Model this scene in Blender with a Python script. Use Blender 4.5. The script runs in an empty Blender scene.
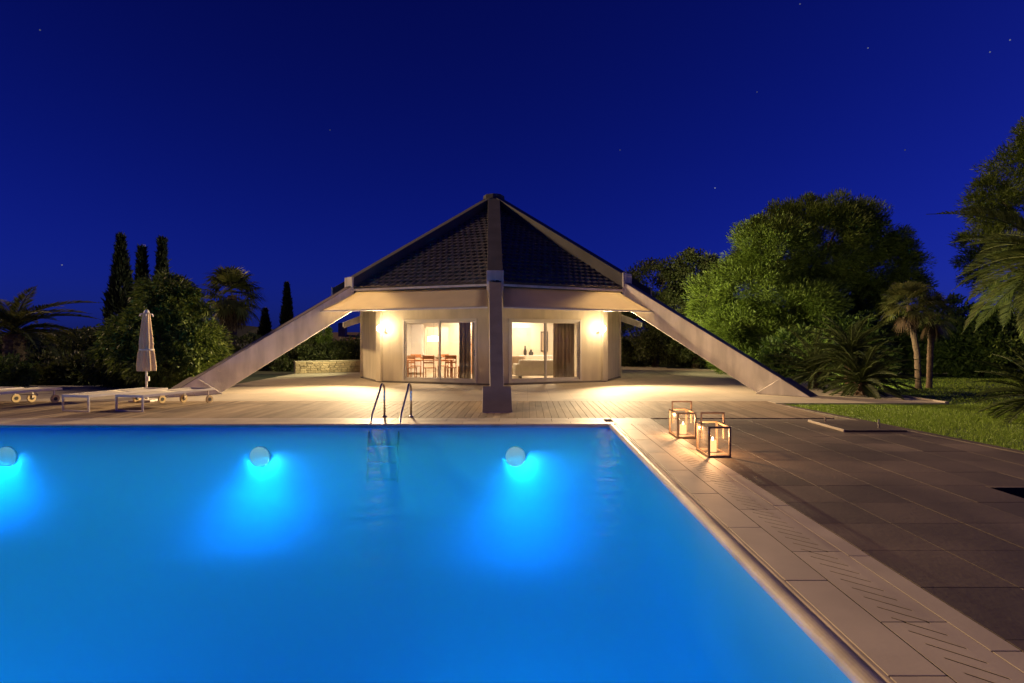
import bpy, math, random
import numpy as np
from mathutils import Vector, Matrix

random.seed(7)
RNG = np.random.default_rng(11)
PI = math.pi
R = math.radians
scene = bpy.context.scene
COL = scene.collection

# ------------------------------------------------------------------ helpers
F_PX, VX, HY, CAM_H = 557.0, 527.5, 341.5, 1.5


def G(px, py):
    """ground point seen at a pixel of the photograph (camera 1.5 m above the paving)"""
    y = CAM_H * F_PX / (py - HY)
    return Vector(((px - VX) / F_PX * y, y, 0.0))


def W(px, py, y):
    return Vector(((px - VX) / F_PX * y, y, CAM_H + (HY - py) / F_PX * y))


class MB:
    def __init__(self):
        self.v, self.f = [], []

    def add(self, vs, fs):
        o = len(self.v)
        self.v.extend([tuple(p) for p in vs])
        self.f.extend([tuple(i + o for i in q) for q in fs])
        return self

    def box(self, x0, x1, y0, y1, z0, z1):
        vs = [(x, y, z) for z in (z0, z1) for y in (y0, y1) for x in (x0, x1)]
        return self.add(vs, [(0, 2, 3, 1), (4, 5, 7, 6), (0, 1, 5, 4), (2, 6, 7, 3), (0, 4, 6, 2), (1, 3, 7, 5)])

    def obox(self, c, a, b, d):
        c, a, b, d = Vector(c), Vector(a), Vector(b), Vector(d)
        if a.cross(b).dot(d) < 0:
            a = -a
        vs = [c + sx * a + sy * b + sz * d for sz in (-1, 1) for sy in (-1, 1) for sx in (-1, 1)]
        return self.add(vs, [(0, 2, 3, 1), (4, 5, 7, 6), (0, 1, 5, 4), (2, 6, 7, 3), (0, 4, 6, 2), (1, 3, 7, 5)])

    def prism(self, poly, ext):
        """polygon (3-D points) pushed along ext"""
        poly = [Vector(p) for p in poly]
        ext = Vector(ext)
        n = len(poly)
        nor = Vector((0, 0, 0))
        for i in range(n):
            nor += (poly[i] - poly[0]).cross(poly[(i + 1) % n] - poly[0])
        if nor.dot(ext) > 0:
            poly.reverse()
        vs = poly + [p + ext for p in poly]
        fs = [tuple(range(n)), tuple(range(2 * n - 1, n - 1, -1))]
        fs += [(i, i + n, (i + 1) % n + n, (i + 1) % n) for i in range(n)]
        fs = [fs[0], fs[1]] + [tuple(reversed(q)) for q in fs[2:]]
        fs[2:] = [tuple(reversed(q)) for q in fs[2:]]
        return self.add(vs, fs)

    def tube(self, pts, r, n=8, cap=True):
        pts = [Vector(p) for p in pts]
        rs = r if isinstance(r, (list, tuple)) else [r] * len(pts)
        rings = []
        prev = None
        for i, p in enumerate(pts):
            t = (pts[min(i + 1, len(pts) - 1)] - pts[max(i - 1, 0)]).normalized()
            if prev is None:
                a = Vector((0, 0, 1)) if abs(t.z) < 0.9 else Vector((1, 0, 0))
                u = t.cross(a).normalized()
            else:
                u = (prev - t * prev.dot(t)).normalized()
            prev = u
            w = t.cross(u)
            rings.append([p + rs[i] * (math.cos(2 * PI * k / n) * u + math.sin(2 * PI * k / n) * w) for k in range(n)])
        vs = [q for ring in rings for q in ring]
        fs = []
        for i in range(len(pts) - 1):
            for k in range(n):
                a, b = i * n + k, i * n + (k + 1) % n
                fs.append((a, b, b + n, a + n))
        if cap:
            fs.append(tuple(range(n - 1, -1, -1)))
            fs.append(tuple(range((len(pts) - 1) * n, len(pts) * n)))
        return self.add(vs, fs)

    def lathe(self, prof, n=16, c=(0, 0, 0)):
        """prof: (radius, z) from bottom to top, closed at both ends"""
        c = Vector(c)
        vs = [c + Vector((r * math.cos(2 * PI * k / n), r * math.sin(2 * PI * k / n), z)) for r, z in prof for k in range(n)]
        fs = []
        for i in range(len(prof) - 1):
            for k in range(n):
                a, b = i * n + k, i * n + (k + 1) % n
                fs.append((a, b, b + n, a + n))
        fs.append(tuple(range(n - 1, -1, -1)))
        fs.append(tuple(range((len(prof) - 1) * n, len(prof) * n)))
        return self.add(vs, fs)

    def build(self, name, mat, parent=None, bevel=0, smooth=False, world=False, seg=2):
        off = Vector((0, 0, 0))
        if world and parent is not None:
            q = parent
            while q is not None:
                off += q.location
                q = q.parent
        me = bpy.data.meshes.new(name)
        me.from_pydata([tuple(Vector(p) - off) for p in self.v], [], self.f)
        me.update()
        if smooth:
            me.polygons.foreach_set('use_smooth', [True] * len(me.polygons))
        o = bpy.data.objects.new(name, me)
        COL.objects.link(o)
        me.materials.append(mat)
        if parent is not None:
            o.parent = parent
        if bevel:
            m = o.modifiers.new('bevel', 'BEVEL')
            m.width = bevel
            m.segments = seg
            m.limit_method = 'ANGLE'
            m.angle_limit = R(35)
        return o


def np_mesh(name, V, K, mat, parent=None, smooth=False):
    """V (n*K,3): n separate K-gons, no shared vertices"""
    V = np.asarray(V, dtype=np.float32).reshape(-1, 3)
    n = len(V) // K
    me = bpy.data.meshes.new(name)
    me.vertices.add(len(V))
    me.vertices.foreach_set('co', V.ravel())
    me.loops.add(n * K)
    me.loops.foreach_set('vertex_index', np.arange(n * K, dtype=np.int32))
    me.polygons.add(n)
    me.polygons.foreach_set('loop_start', np.arange(0, n * K, K, dtype=np.int32))
    me.polygons.foreach_set('loop_total', np.full(n, K, dtype=np.int32))
    me.update()
    me.validate()
    me.materials.append(mat)
    o = bpy.data.objects.new(name, me)
    COL.objects.link(o)
    if parent is not None:
        o.parent = parent
    return o


def tag(o, label=None, cat=None, group=None, kind=None):
    if label:
        o['label'] = label
    if cat:
        o['category'] = cat
    if group:
        o['group'] = group
    if kind:
        o['kind'] = kind
    return o


def thing(name, label, cat, loc=(0, 0, 0), rz=0.0, group=None):
    o = bpy.data.objects.new(name, None)
    o.empty_display_size = 0.2
    o.location = loc
    o.rotation_euler = (0, 0, rz)
    COL.objects.link(o)
    return tag(o, label, cat, group)


def dup(root, loc, rz=None, label=None, scale=None):
    def cp(o, parent):
        c = o.copy()
        COL.objects.link(c)
        c.parent = parent
        for ch in [k for k in bpy.data.objects if k.parent == o]:
            cp(ch, c)
        return c
    r = cp(root, None)
    r.location = loc
    if rz is not None:
        r.rotation_euler = (0, 0, rz)
    if scale is not None:
        r.scale = scale
    if label:
        r['label'] = label
    return r


# ------------------------------------------------------------------ materials
def new_mat(name):
    m = bpy.data.materials.new(name)
    m.use_nodes = True
    nt = m.node_tree
    for n in list(nt.nodes):
        nt.nodes.remove(n)
    out = nt.nodes.new('ShaderNodeOutputMaterial')
    return m, nt, out


def L(nt, a, b):
    nt.links.new(a, b)


def surf(name, c1, c2=None, rough=0.6, scale=4.0, stretch=(1, 1, 1), bump=0.0, bscale=40.0, metal=0.0, island=0.0, spec=0.5, detail=5.0, grime=None):
    """Principled surface whose colour wanders between c1 and c2 (noise), with optional per-island tone and fine bump"""
    m, nt, out = new_mat(name)
    b = nt.nodes.new('ShaderNodeBsdfPrincipled')
    b.inputs['Roughness'].default_value = rough
    b.inputs['Metallic'].default_value = metal
    b.inputs['Specular IOR Level'].default_value = spec
    L(nt, b.outputs[0], out.inputs[0])
    tc = nt.nodes.new('ShaderNodeTexCoord')
    mp = nt.nodes.new('ShaderNodeMapping')
    mp.inputs['Scale'].default_value = stretch
    L(nt, tc.outputs['Object'], mp.inputs[0])
    if c2 is None:
        c2 = tuple(x * 0.8 for x in c1)
    nz = nt.nodes.new('ShaderNodeTexNoise')
    nz.inputs['Scale'].default_value = scale
    nz.inputs['Detail'].default_value = detail
    L(nt, mp.outputs[0], nz.inputs['Vector'])
    rp = nt.nodes.new('ShaderNodeValToRGB')
    rp.color_ramp.elements[0].position = 0.32
    rp.color_ramp.elements[1].position = 0.68
    rp.color_ramp.elements[0].color = (*c2, 1)
    rp.color_ramp.elements[1].color = (*c1, 1)
    L(nt, nz.outputs['Fac'], rp.inputs[0])
    col = rp.outputs[0]
    if island:
        ge = nt.nodes.new('ShaderNodeNewGeometry')
        mr = nt.nodes.new('ShaderNodeMapRange')
        mr.inputs['To Min'].default_value = 1 - island
        mr.inputs['To Max'].default_value = 1 + island
        L(nt, ge.outputs['Random Per Island'], mr.inputs[0])
        mx = nt.nodes.new('ShaderNodeMix')
        mx.data_type = 'RGBA'
        mx.blend_type = 'MULTIPLY'
        mx.inputs[0].default_value = 1.0
        L(nt, col, mx.inputs[6])
        L(nt, mr.outputs[0], mx.inputs[7])
        col = mx.outputs[2]
    if grime:
        n3 = nt.nodes.new('ShaderNodeTexNoise')
        n3.inputs['Scale'].default_value = grime[0]
        n3.inputs['Detail'].default_value = 8
        m3p = nt.nodes.new('ShaderNodeMapping')
        m3p.inputs['Scale'].default_value = grime[2] if len(grime) > 2 else (1, 1, 1)
        L(nt, tc.outputs['Object'], m3p.inputs[0])
        L(nt, m3p.outputs[0], n3.inputs['Vector'])
        r3 = nt.nodes.new('ShaderNodeValToRGB')
        r3.color_ramp.elements[0].position = 0.38
        r3.color_ramp.elements[1].position = 0.62
        r3.color_ramp.elements[0].color = (grime[1], grime[1], grime[1], 1)
        r3.color_ramp.elements[1].color = (1, 1, 1, 1)
        L(nt, n3.outputs['Fac'], r3.inputs[0])
        m3 = nt.nodes.new('ShaderNodeMix')
        m3.data_type = 'RGBA'
        m3.blend_type = 'MULTIPLY'
        m3.inputs[0].default_value = 1.0
        L(nt, col, m3.inputs[6])
        L(nt, r3.outputs[0], m3.inputs[7])
        col = m3.outputs[2]
    L(nt, col, b.inputs['Base Color'])
    if bump:
        n2 = nt.nodes.new('ShaderNodeTexNoise')
        n2.inputs['Scale'].default_value = bscale
        n2.inputs['Detail'].default_value = 6
        L(nt, mp.outputs[0], n2.inputs['Vector'])
        bp = nt.nodes.new('ShaderNodeBump')
        bp.inputs['Strength'].default_value = bump
        bp.inputs['Distance'].default_value = 0.02
        L(nt, n2.outputs['Fac'], bp.inputs['Height'])
        L(nt, bp.outputs[0], b.inputs['Normal'])
    return m


def leafmat(name, dark, light, trans=0.25, rough=0.55):
    m, nt, out = new_mat(name)
    ge = nt.nodes.new('ShaderNodeNewGeometry')
    rp = nt.nodes.new('ShaderNodeValToRGB')
    rp.color_ramp.elements[0].color = (*dark, 1)
    rp.color_ramp.elements[1].color = (*light, 1)
    L(nt, ge.outputs['Random Per Island'], rp.inputs[0])
    b = nt.nodes.new('ShaderNodeBsdfPrincipled')
    b.inputs['Roughness'].default_value = rough
    b.inputs['Specular IOR Level'].default_value = 0.35
    L(nt, rp.outputs[0], b.inputs['Base Color'])
    t = nt.nodes.new('ShaderNodeBsdfTranslucent')
    L(nt, rp.outputs[0], t.inputs[0])
    mx = nt.nodes.new('ShaderNodeMixShader')
    mx.inputs[0].default_value = trans
    L(nt, b.outputs[0], mx.inputs[1])
    L(nt, t.outputs[0], mx.inputs[2])
    L(nt, mx.outputs[0], out.inputs[0])
    return m


def glow(name, col, strength):
    m, nt, out = new_mat(name)
    e = nt.nodes.new('ShaderNodeEmission')
    e.inputs[0].default_value = (*col, 1)
    e.inputs[1].default_value = strength
    L(nt, e.outputs[0], out.inputs[0])
    return m


def thin_glass(name, refl=0.06, tint=(1, 1, 1), rough=0.0, ior=1.2):
    m, nt, out = new_mat(name)
    t = nt.nodes.new('ShaderNodeBsdfTransparent')
    t.inputs[0].default_value = (*tint, 1)
    g = nt.nodes.new('ShaderNodeBsdfGlossy')
    g.inputs['Roughness'].default_value = rough
    fr = nt.nodes.new('ShaderNodeFresnel')
    fr.inputs[0].default_value = ior
    mu = nt.nodes.new('ShaderNodeMath')
    mu.operation = 'ADD'
    mu.inputs[1].default_value = refl
    mu.use_clamp = True
    L(nt, fr.outputs[0], mu.inputs[0])
    mx = nt.nodes.new('ShaderNodeMixShader')
    L(nt, mu.outputs[0], mx.inputs[0])
    L(nt, t.outputs[0], mx.inputs[1])
    L(nt, g.outputs[0], mx.inputs[2])
    L(nt, mx.outputs[0], out.inputs[0])
    return m


def fabric(name, col, trans=0.5):
    m, nt, out = new_mat(name)
    tc = nt.nodes.new('ShaderNodeTexCoord')
    nz = nt.nodes.new('ShaderNodeTexNoise')
    nz.inputs['Scale'].default_value = 2.5
    L(nt, tc.outputs['Object'], nz.inputs['Vector'])
    rp = nt.nodes.new('ShaderNodeValToRGB')
    rp.color_ramp.elements[0].color = (*[c * 0.85 for c in col], 1)
    rp.color_ramp.elements[1].color = (*col, 1)
    L(nt, nz.outputs['Fac'], rp.inputs[0])
    d = nt.nodes.new('ShaderNodeBsdfDiffuse')
    t = nt.nodes.new('ShaderNodeBsdfTranslucent')
    L(nt, rp.outputs[0], d.inputs[0])
    L(nt, rp.outputs[0], t.inputs[0])
    mx = nt.nodes.new('ShaderNodeMixShader')
    mx.inputs[0].default_value = trans
    L(nt, d.outputs[0], mx.inputs[1])
    L(nt, t.outputs[0], mx.inputs[2])
    L(nt, mx.outputs[0], out.inputs[0])
    return m


def paving_mat(name, c1, c2, tile, joint, rough=0.55):
    """large slabs with thin joints, in world metres"""
    m, nt, out = new_mat(name)
    b = nt.nodes.new('ShaderNodeBsdfPrincipled')
    L(nt, b.outputs[0], out.inputs[0])
    tc = nt.nodes.new('ShaderNodeTexCoord')
    br = nt.nodes.new('ShaderNodeTexBrick')
    br.offset = 0.0
    br.inputs['Scale'].default_value = 1.0
    br.inputs['Mortar Size'].default_value = 0.004
    br.inputs['Mortar Smooth'].default_value = 0.2
    br.inputs['Bias'].default_value = 0.0
    br.inputs['Brick Width'].default_value = tile
    br.inputs['Row Height'].default_value = tile
    br.inputs['Color1'].default_value = (*c1, 1)
    br.inputs['Color2'].default_value = (*c2, 1)
    br.inputs['Mortar'].default_value = (*joint, 1)
    L(nt, tc.outputs['Object'], br.inputs['Vector'])
    nz = nt.nodes.new('ShaderNodeTexNoise')
    nz.inputs['Scale'].default_value = 1.3
    nz.inputs['Detail'].default_value = 7
    L(nt, tc.outputs['Object'], nz.inputs['Vector'])
    mr = nt.nodes.new('ShaderNodeMapRange')
    mr.inputs['To Min'].default_value = 0.72
    mr.inputs['To Max'].default_value = 1.2
    L(nt, nz.outputs['Fac'], mr.inputs[0])
    mx = nt.nodes.new('ShaderNodeMix')
    mx.data_type = 'RGBA'
    mx.blend_type = 'MULTIPLY'
    mx.inputs[0].default_value = 1
    L(nt, br.outputs['Color'], mx.inputs[6])
    L(nt, mr.outputs[0], mx.inputs[7])
    L(nt, mx.outputs[2], b.inputs['Base Color'])
    b.inputs['Roughness'].default_value = rough
    b.inputs['Specular IOR Level'].default_value = 0.3
    bp = nt.nodes.new('ShaderNodeBump')
    bp.inputs['Strength'].default_value = 0.3
    bp.inputs['Distance'].default_value = 0.006
    bp.invert = True
    L(nt, br.outputs['Fac'], bp.inputs['Height'])
    L(nt, bp.outputs[0], b.inputs['Normal'])
    return m


M = {}
M['wall'] = surf('plaster', (0.74, 0.66, 0.50), (0.66, 0.585, 0.44), 0.8, 1.2, bump=0.18, bscale=60, grime=(2.0, 0.84, (1.8, 1.8, .3)))
M['leg'] = surf('render_paint', (0.78, 0.71, 0.64), (0.66, 0.60, 0.54), 0.75, 1.4, bump=0.18, bscale=40, grime=(2.2, 0.76, (1.6, 1.6, .35)))
M['cap'] = surf('ridge_paint', (0.085, 0.075, 0.078), (0.06, 0.052, 0.054), 0.7, 1.6, bump=0.1, grime=(1.2, 0.8))
M['sheet'] = surf('leg_top_sheet', (0.19, 0.15, 0.155), (0.145, 0.115, 0.12), 0.75, 2.5, bump=0.1)
M['trim'] = surf('white_trim', (0.75, 0.72, 0.66), (0.66, 0.63, 0.58), 0.5, 3)
M['frame'] = surf('window_frame', (0.72, 0.68, 0.6), (0.66, 0.62, 0.55), 0.4, 5)
M['tile'] = surf('roof_tile', (0.15, 0.128, 0.11), (0.08, 0.07, 0.062), 0.45, 3.0, bump=0.2, island=0.2, grime=(5, 0.7))
M['awning'] = fabric('awning_cloth', (0.76, 0.67, 0.52), 0.5)
M['plinth'] = surf('plinth', (0.16, 0.14, 0.12), None, 0.8, 4)
M['glass'] = thin_glass('window_glass', 0.04)
m, nt, out = new_mat('dusty_glass')
t = nt.nodes.new('ShaderNodeBsdfTransparent')
g = nt.nodes.new('ShaderNodeBsdfTranslucent')
g.inputs[0].default_value = (.9, .85, .8, 1)
g2 = nt.nodes.new('ShaderNodeBsdfGlossy')
g2.inputs['Roughness'].default_value = .12
mx = nt.nodes.new('ShaderNodeMixShader')
mx.inputs[0].default_value = .5
L(nt, g.outputs[0], mx.inputs[1])
L(nt, g2.outputs[0], mx.inputs[2])
mx2 = nt.nodes.new('ShaderNodeMixShader')
mx2.inputs[0].default_value = .025
L(nt, t.outputs[0], mx2.inputs[1])
L(nt, mx.outputs[0], mx2.inputs[2])
L(nt, mx2.outputs[0], out.inputs[0])
M['lantern_glass'] = m
M['terrace'] = paving_mat('terrace_paving', (0.47, 0.40, 0.31), (0.43, 0.365, 0.285), 0.6, (0.26, 0.21, 0.16), 0.75)
M['deck'] = surf('deck_boards', (0.34, 0.25, 0.165), (0.22, 0.16, 0.105), 0.72, 2.2, (3, 0.35, 1), bump=0.15, bscale=25, island=0.22, spec=0.25)
M['slab'] = surf('deck_slabs', (0.185, 0.137, 0.095), (0.11, 0.08, 0.055), 0.62, 1.1, (1, 0.6, 1), bump=0.2, bscale=30, island=0.24, grime=(0.7, 0.62))
M['grout'] = surf('light_grout', (0.2, 0.16, 0.12), None, 0.8, 8)
M['coping'] = surf('coping_stone', (0.58, 0.48, 0.37), (0.47, 0.385, 0.30), 0.6, 1.6, bump=0.05, bscale=45, island=0.06, grime=(1.1, 0.82))
M['lip'] = surf('coping_lip', (0.56, 0.46, 0.38), (0.46, 0.37, 0.3), 0.5, 3, bump=0.1, grime=(2.5, 0.75))
M['slot'] = surf('drain_dark', (0.02, 0.017, 0.015), None, 0.9, 5)
M['basin'] = surf('pool_liner', (0.015, 0.25, 0.58), (0.012, 0.22, 0.53), 0.7, 0.5)
M['steel'] = surf('brushed_steel', (0.62, 0.58, 0.52), (0.5, 0.47, 0.42), 0.25, 12, metal=1.0)
M['bronze'] = surf('lantern_wood', (0.26, 0.18, 0.12), (0.17, 0.115, 0.075), 0.5, 8, (1, 1, 6))
M['white'] = surf('white_powder_coat', (0.84, 0.77, 0.64), (0.78, 0.71, 0.58), 0.45, 4)
M['sling'] = fabric('sling_mesh', (0.82, 0.75, 0.62), 0.1)
M['wheel'] = surf('wheel_plastic', (0.8, 0.6, 0.28), (0.7, 0.52, 0.24), 0.5, 6)
M['rubber'] = surf('rubber', (0.06, 0.055, 0.05), None, 0.7, 6)
M['parasol'] = fabric('parasol_cloth', (0.66, 0.51, 0.34), 0.2)
M['wood'] = surf('orange_wood', (0.5, 0.22, 0.09), (0.36, 0.14, 0.05), 0.4, 3, (1, 6, 1))
M['int_wall'] = surf('room_paint', (0.72, 0.63, 0.5), (0.68, 0.6, 0.47), 0.8, 2)
M['int_floor'] = surf('room_floor', (0.45, 0.36, 0.26), (0.38, 0.3, 0.21), 0.35, 2, (1, 5, 1))
M['curtain'] = surf('curtain_brown', (0.42, 0.31, 0.22), (0.3, 0.22, 0.15), 0.9, 6, (4, 4, .5))
M['curtain_pale'] = surf('curtain_pale', (0.6, 0.5, 0.38), (0.5, 0.42, 0.32), 0.9, 6, (4, 4, .5))
M['sofa'] = surf('sofa_cloth', (0.66, 0.6, 0.52), (0.6, 0.54, 0.46), 0.9, 8)
M['dark'] = surf('dark_object', (0.05, 0.04, 0.035), None, 0.5, 8)
M['bark'] = surf('bark', (0.17, 0.11, 0.07), (0.08, 0.055, 0.035), 0.9, 5, (1, 1, 0.3), bump=0.8, bscale=14)
M['palmbark'] = surf('palm_bark', (0.2, 0.13, 0.08), (0.09, 0.06, 0.04), 0.9, 9, (1, 1, 2.5), bump=1.0, bscale=22)
M['earth'] = surf('earth', (0.09, 0.07, 0.05), (0.05, 0.04, 0.03), 0.95, 3, bump=0.4)
M['turf'] = surf('turf', (0.09, 0.14, 0.022), (0.06, 0.1, 0.016), 0.9, 1.5, bump=0.6, bscale=35)
M['ground'] = surf('dry_ground', (0.025, 0.033, 0.011), (0.016, 0.022, 0.008), 0.95, 0.4, bump=0.5, bscale=8)
M['stone'] = surf('rubble_stone', (0.4, 0.3, 0.19), (0.28, 0.21, 0.13), 0.85, 3, bump=0.5, bscale=18, island=0.28)
M['mortar'] = surf('mortar', (0.42, 0.35, 0.25), None, 0.9, 6)
M['curb'] = surf('curb_stone', (0.42, 0.36, 0.3), None, 0.8, 3)
M['pine'] = leafmat('pine_needles', (0.045, 0.075, 0.010), (0.18, 0.25, 0.035), 0.25)
M['dkleaf'] = leafmat('dark_leaves', (0.03, 0.045, 0.012), (0.11, 0.13, 0.04), 0.2)
M['laurel'] = leafmat('laurel_leaves', (0.04, 0.085, 0.013), (0.2, 0.28, 0.05), 0.25)
M['roundleaf'] = leafmat('round_tree_leaves', (0.035, 0.065, 0.011), (0.19, 0.25, 0.045), 0.25)
M['cypress'] = leafmat('cypress_leaves', (0.012, 0.018, 0.008), (0.035, 0.045, 0.018), 0.1)
M['palmleaf'] = leafmat('palm_leaves', (0.07, 0.085, 0.02), (0.2, 0.21, 0.06), 0.25)
M['paleleaf'] = leafmat('pale_frond', (0.07, 0.1, 0.025), (0.19, 0.24, 0.06), 0.3)
M['deadleaf'] = leafmat('dry_palm_skirt', (0.05, 0.03, 0.015), (0.13, 0.08, 0.04), 0.1)
M['cycad'] = leafmat('cycad_leaves', (0.03, 0.05, 0.012), (0.095, 0.125, 0.03), 0.2)
M['grass'] = leafmat('grass_blades', (0.14, 0.23, 0.022), (0.31, 0.44, 0.055), 0.3)
M['wax'] = glow('lit_wax', (1.0, 0.52, 0.2), 1.7)
M['flame'] = glow('candle_flame', (1.0, 0.66, 0.28), 14)
M['lampglobe'] = glow('wall_lamp_globe', (1.0, 0.73, 0.41), 85)
M['downlight'] = glow('downlight', (1.0, 0.8, 0.55), 18)
M['shade'] = glow('lit_shade', (1.0, 0.86, 0.66), 3.2)
M['pool_lens'] = glow('pool_lamp_lens', (1.0, 0.40, 0.30), 1.2)
M['garden_lens'] = glow('garden_lamp_lens', (1.0, 0.9, 0.6), 6.0)
M['far_lit'] = glow('far_lit_wall', (0.6, 0.16, 0.07), 0.35)  # orange light on the far gable, put in as glow of the wall
M['roofred'] = surf('far_roof', (0.12, 0.07, 0.05), None, 0.8, 4)
M['farwall'] = surf('far_wall', (0.25, 0.2, 0.16), None, 0.8, 4)

# water: clear surface with weak reflection, blue-absorbing and slightly scattering body
m, nt, out = new_mat('pool_water')
t = nt.nodes.new('ShaderNodeBsdfTransparent')
g = nt.nodes.new('ShaderNodeBsdfGlossy')
g.inputs['Roughness'].default_value = 0.25
g.inputs['Color'].default_value = (0.6, 0.6, 0.6, 1)
tc = nt.nodes.new('ShaderNodeTexCoord')
nz = nt.nodes.new('ShaderNodeTexNoise')
nz.inputs['Scale'].default_value = 3.0
nz.inputs['Detail'].default_value = 3
L(nt, tc.outputs['Object'], nz.inputs['Vector'])
bp = nt.nodes.new('ShaderNodeBump')
bp.inputs['Strength'].default_value = 0.5
bp.inputs['Distance'].default_value = 0.05
L(nt, nz.outputs['Fac'], bp.inputs['Height'])
L(nt, bp.outputs[0], g.inputs['Normal'])
mx = nt.nodes.new('ShaderNodeMixShader')
mx.inputs[0].default_value = 0.0006
L(nt, t.outputs[0], mx.inputs[1])
L(nt, g.outputs[0], mx.inputs[2])
L(nt, mx.outputs[0], out.inputs['Surface'])
va = nt.nodes.new('ShaderNodeVolumeAbsorption')
va.inputs['Color'].default_value = (0.0, 0.80, 0.985, 1)
va.inputs['Density'].default_value = 0.9
vs = nt.nodes.new('ShaderNodeVolumeScatter')
vs.inputs['Color'].default_value = (0.08, 0.75, 0.9, 1)
vs.inputs['Density'].default_value = 0.27
vs.inputs['Anisotropy'].default_value = 0.55
ad = nt.nodes.new('ShaderNodeAddShader')
L(nt, va.outputs[0], ad.inputs[0])
L(nt, vs.outputs[0], ad.inputs[1])
L(nt, ad.outputs[0], out.inputs['Volume'])
M['water'] = m

# ------------------------------------------------------------------ setting: ground, pool, paving
PX0, PX1, PY0, PY1 = -17.0, 1.48, 1.0, 10.0     # water rectangle
CW = 0.92                                       # coping width


def ring(name, ox0, ox1, oy0, oy1, ix0, ix1, iy0, iy1, z, mat):
    b = MB()
    v = [(ox0, oy0, z), (ox1, oy0, z), (ox1, oy1, z), (ox0, oy1, z), (ix0, iy0, z), (ix1, iy0, z), (ix1, iy1, z), (ix0, iy1, z)]
    b.add(v, [(0, 1, 5, 4), (1, 2, 6, 5), (2, 3, 7, 6), (3, 0, 4, 7)])
    o = b.build(name, mat)
    return tag(o, kind='structure')


ring('ground', -1500, 1500, -1500, 1500, PX0 - .3, PX1 + .3, PY0 - .3, PY1 + .3, -0.16, M['ground'])

# basin: sloping floor and walls
def floor_z(x):
    return -2.18 + (1.48 - x) / 10.8 * 0.47


b = MB()
zl, zr = floor_z(PX0), floor_z(PX1)
e = 0.004
x0, x1, y0, y1 = PX0 - e, PX1 + e, PY0 - e, PY1 + e
top = -0.02
RC = 0.9
rings = [(0.0, None)] + [(RC * (1 - math.cos(R(q))), RC * (1 - math.sin(R(q)))) for q in (0, 10, 20, 30, 40, 50, 60, 70, 80, 90)]
vs, fs = [], []
for ins, dz in rings:
    for cx, cy, sx, sy in ((x0, y0, 1, 1), (x1, y0, -1, 1), (x1, y1, -1, -1), (x0, y1, 1, -1)):
        zf = (zl if sx > 0 else zr) - e
        vs.append((cx + sx * ins, cy + sy * ins, top if dz is None else zf + dz))
for k in range(len(rings) - 1):
    for c in range(4):
        c2 = (c + 1) % 4
        fs.append((k * 4 + c, k * 4 + c2, (k + 1) * 4 + c2, (k + 1) * 4 + c))
k = (len(rings) - 1) * 4
fs.append((k, k + 1, k + 2, k + 3))
b.add(vs, fs)
o = b.build('pool_basin', M['basin'], smooth=True)
tag(o, kind='structure')
b = MB()
wt = -0.036
rings = [(0.0, None)] + [(RC * (1 - math.cos(R(q))), RC * (1 - math.sin(R(q)))) for q in (0, 10, 20, 30, 40, 50, 60, 70, 80, 90)]
vs, fs = [], []
for ins, dz in rings:
    for cx, cy, sx, sy in ((PX0, PY0, 1, 1), (PX1, PY0, -1, 1), (PX1, PY1, -1, -1), (PX0, PY1, 1, -1)):
        zf = (zl if sx > 0 else zr)
        vs.append((cx + sx * ins, cy + sy * ins, wt if dz is None else zf + dz))
for k in range(len(rings) - 1):
    for c in range(4):
        c2 = (c + 1) % 4
        fs.append((k * 4 + c, (k + 1) * 4 + c, (k + 1) * 4 + c2, k * 4 + c2))
k = (len(rings) - 1) * 4
fs.append((k + 3, k + 2, k + 1, k))
fs.append((0, 1, 2, 3))
b.add(vs, fs)
tag(b.build('pool_water', M['water']), kind='structure')

# bullnose lip round the water: profile (outward, z)
prof = [(0.02, -0.05), (-0.004, -0.05), (-0.012, -0.03)] + [(0.038 - 0.05 * math.cos(a), -0.02 + 0.038 * math.sin(a)) for a in [R(q) for q in (0, 20, 40, 60, 80, 100, 120, 140, 160)]] + [(0.098, -0.012), (0.115, -0.012), (0.122, -0.004), (0.138, -0.004), (0.138, -0.20)]
corners = [(PX0, PY0, -1, -1), (PX1, PY0, 1, -1), (PX1, PY1, 1, 1), (PX0, PY1, -1, 1)]
b = MB()
n = len(prof)
vs = [(cx + sx * d, cy + sy * d, z) for cx, cy, sx, sy in corners for d, z in prof]
fs = []
for c in range(4):
    c2 = (c + 1) % 4
    for i in range(n):
        fs.append((c * n + i, c * n + (i + 1) % n, c2 * n + (i + 1) % n, c2 * n + i))
b.add(vs, fs)
o = b.build('pool_lip', M['lip'])
tag(o, kind='structure')

# coping slabs: right-hand run, far run
b = MB()
gap = 0.004
IN0, IN1, GR0, GR1, OUT = 0.142, 0.405, 0.41, 0.765, CW   # outward offsets
yy = PY0 - 0.5
k = 0
while yy < PY1 + 0.142:
    y2 = min(yy + 1.0, PY1 + .142)
    b.box(PX1 + IN0, PX1 + IN1, yy + gap, y2 - gap, -0.12, -0.001 * random.random())
    yy = y2
yy = PY0 - 0.7
while yy < PY1 + CW:
    y2 = min(yy + 1.2, PY1 + CW)
    b.box(PX1 + GR1 + 0.005, PX1 + OUT - .003, yy + gap, y2 - gap, -0.12, -0.001 * random.random())
    yy = y2
b.box(PX1 + IN0, PX1 + GR1, PY1 + 0.146, PY1 + CW - 0.004, -0.12, -0.0006)
xx = PX0 - .2
while xx < PX1 + .138:
    x2 = min(xx + 1.0, PX1 + .138)
    b.box(xx + gap, x2 - gap, PY1 + IN0, PY1 + IN1, -0.12, -0.001 * random.random())
    b.box(xx + gap, x2 - gap, PY1 + GR1 + 0.005, PY1 + CW - 0.003, -0.12, -0.001 * random.random())
    xx = x2
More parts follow.
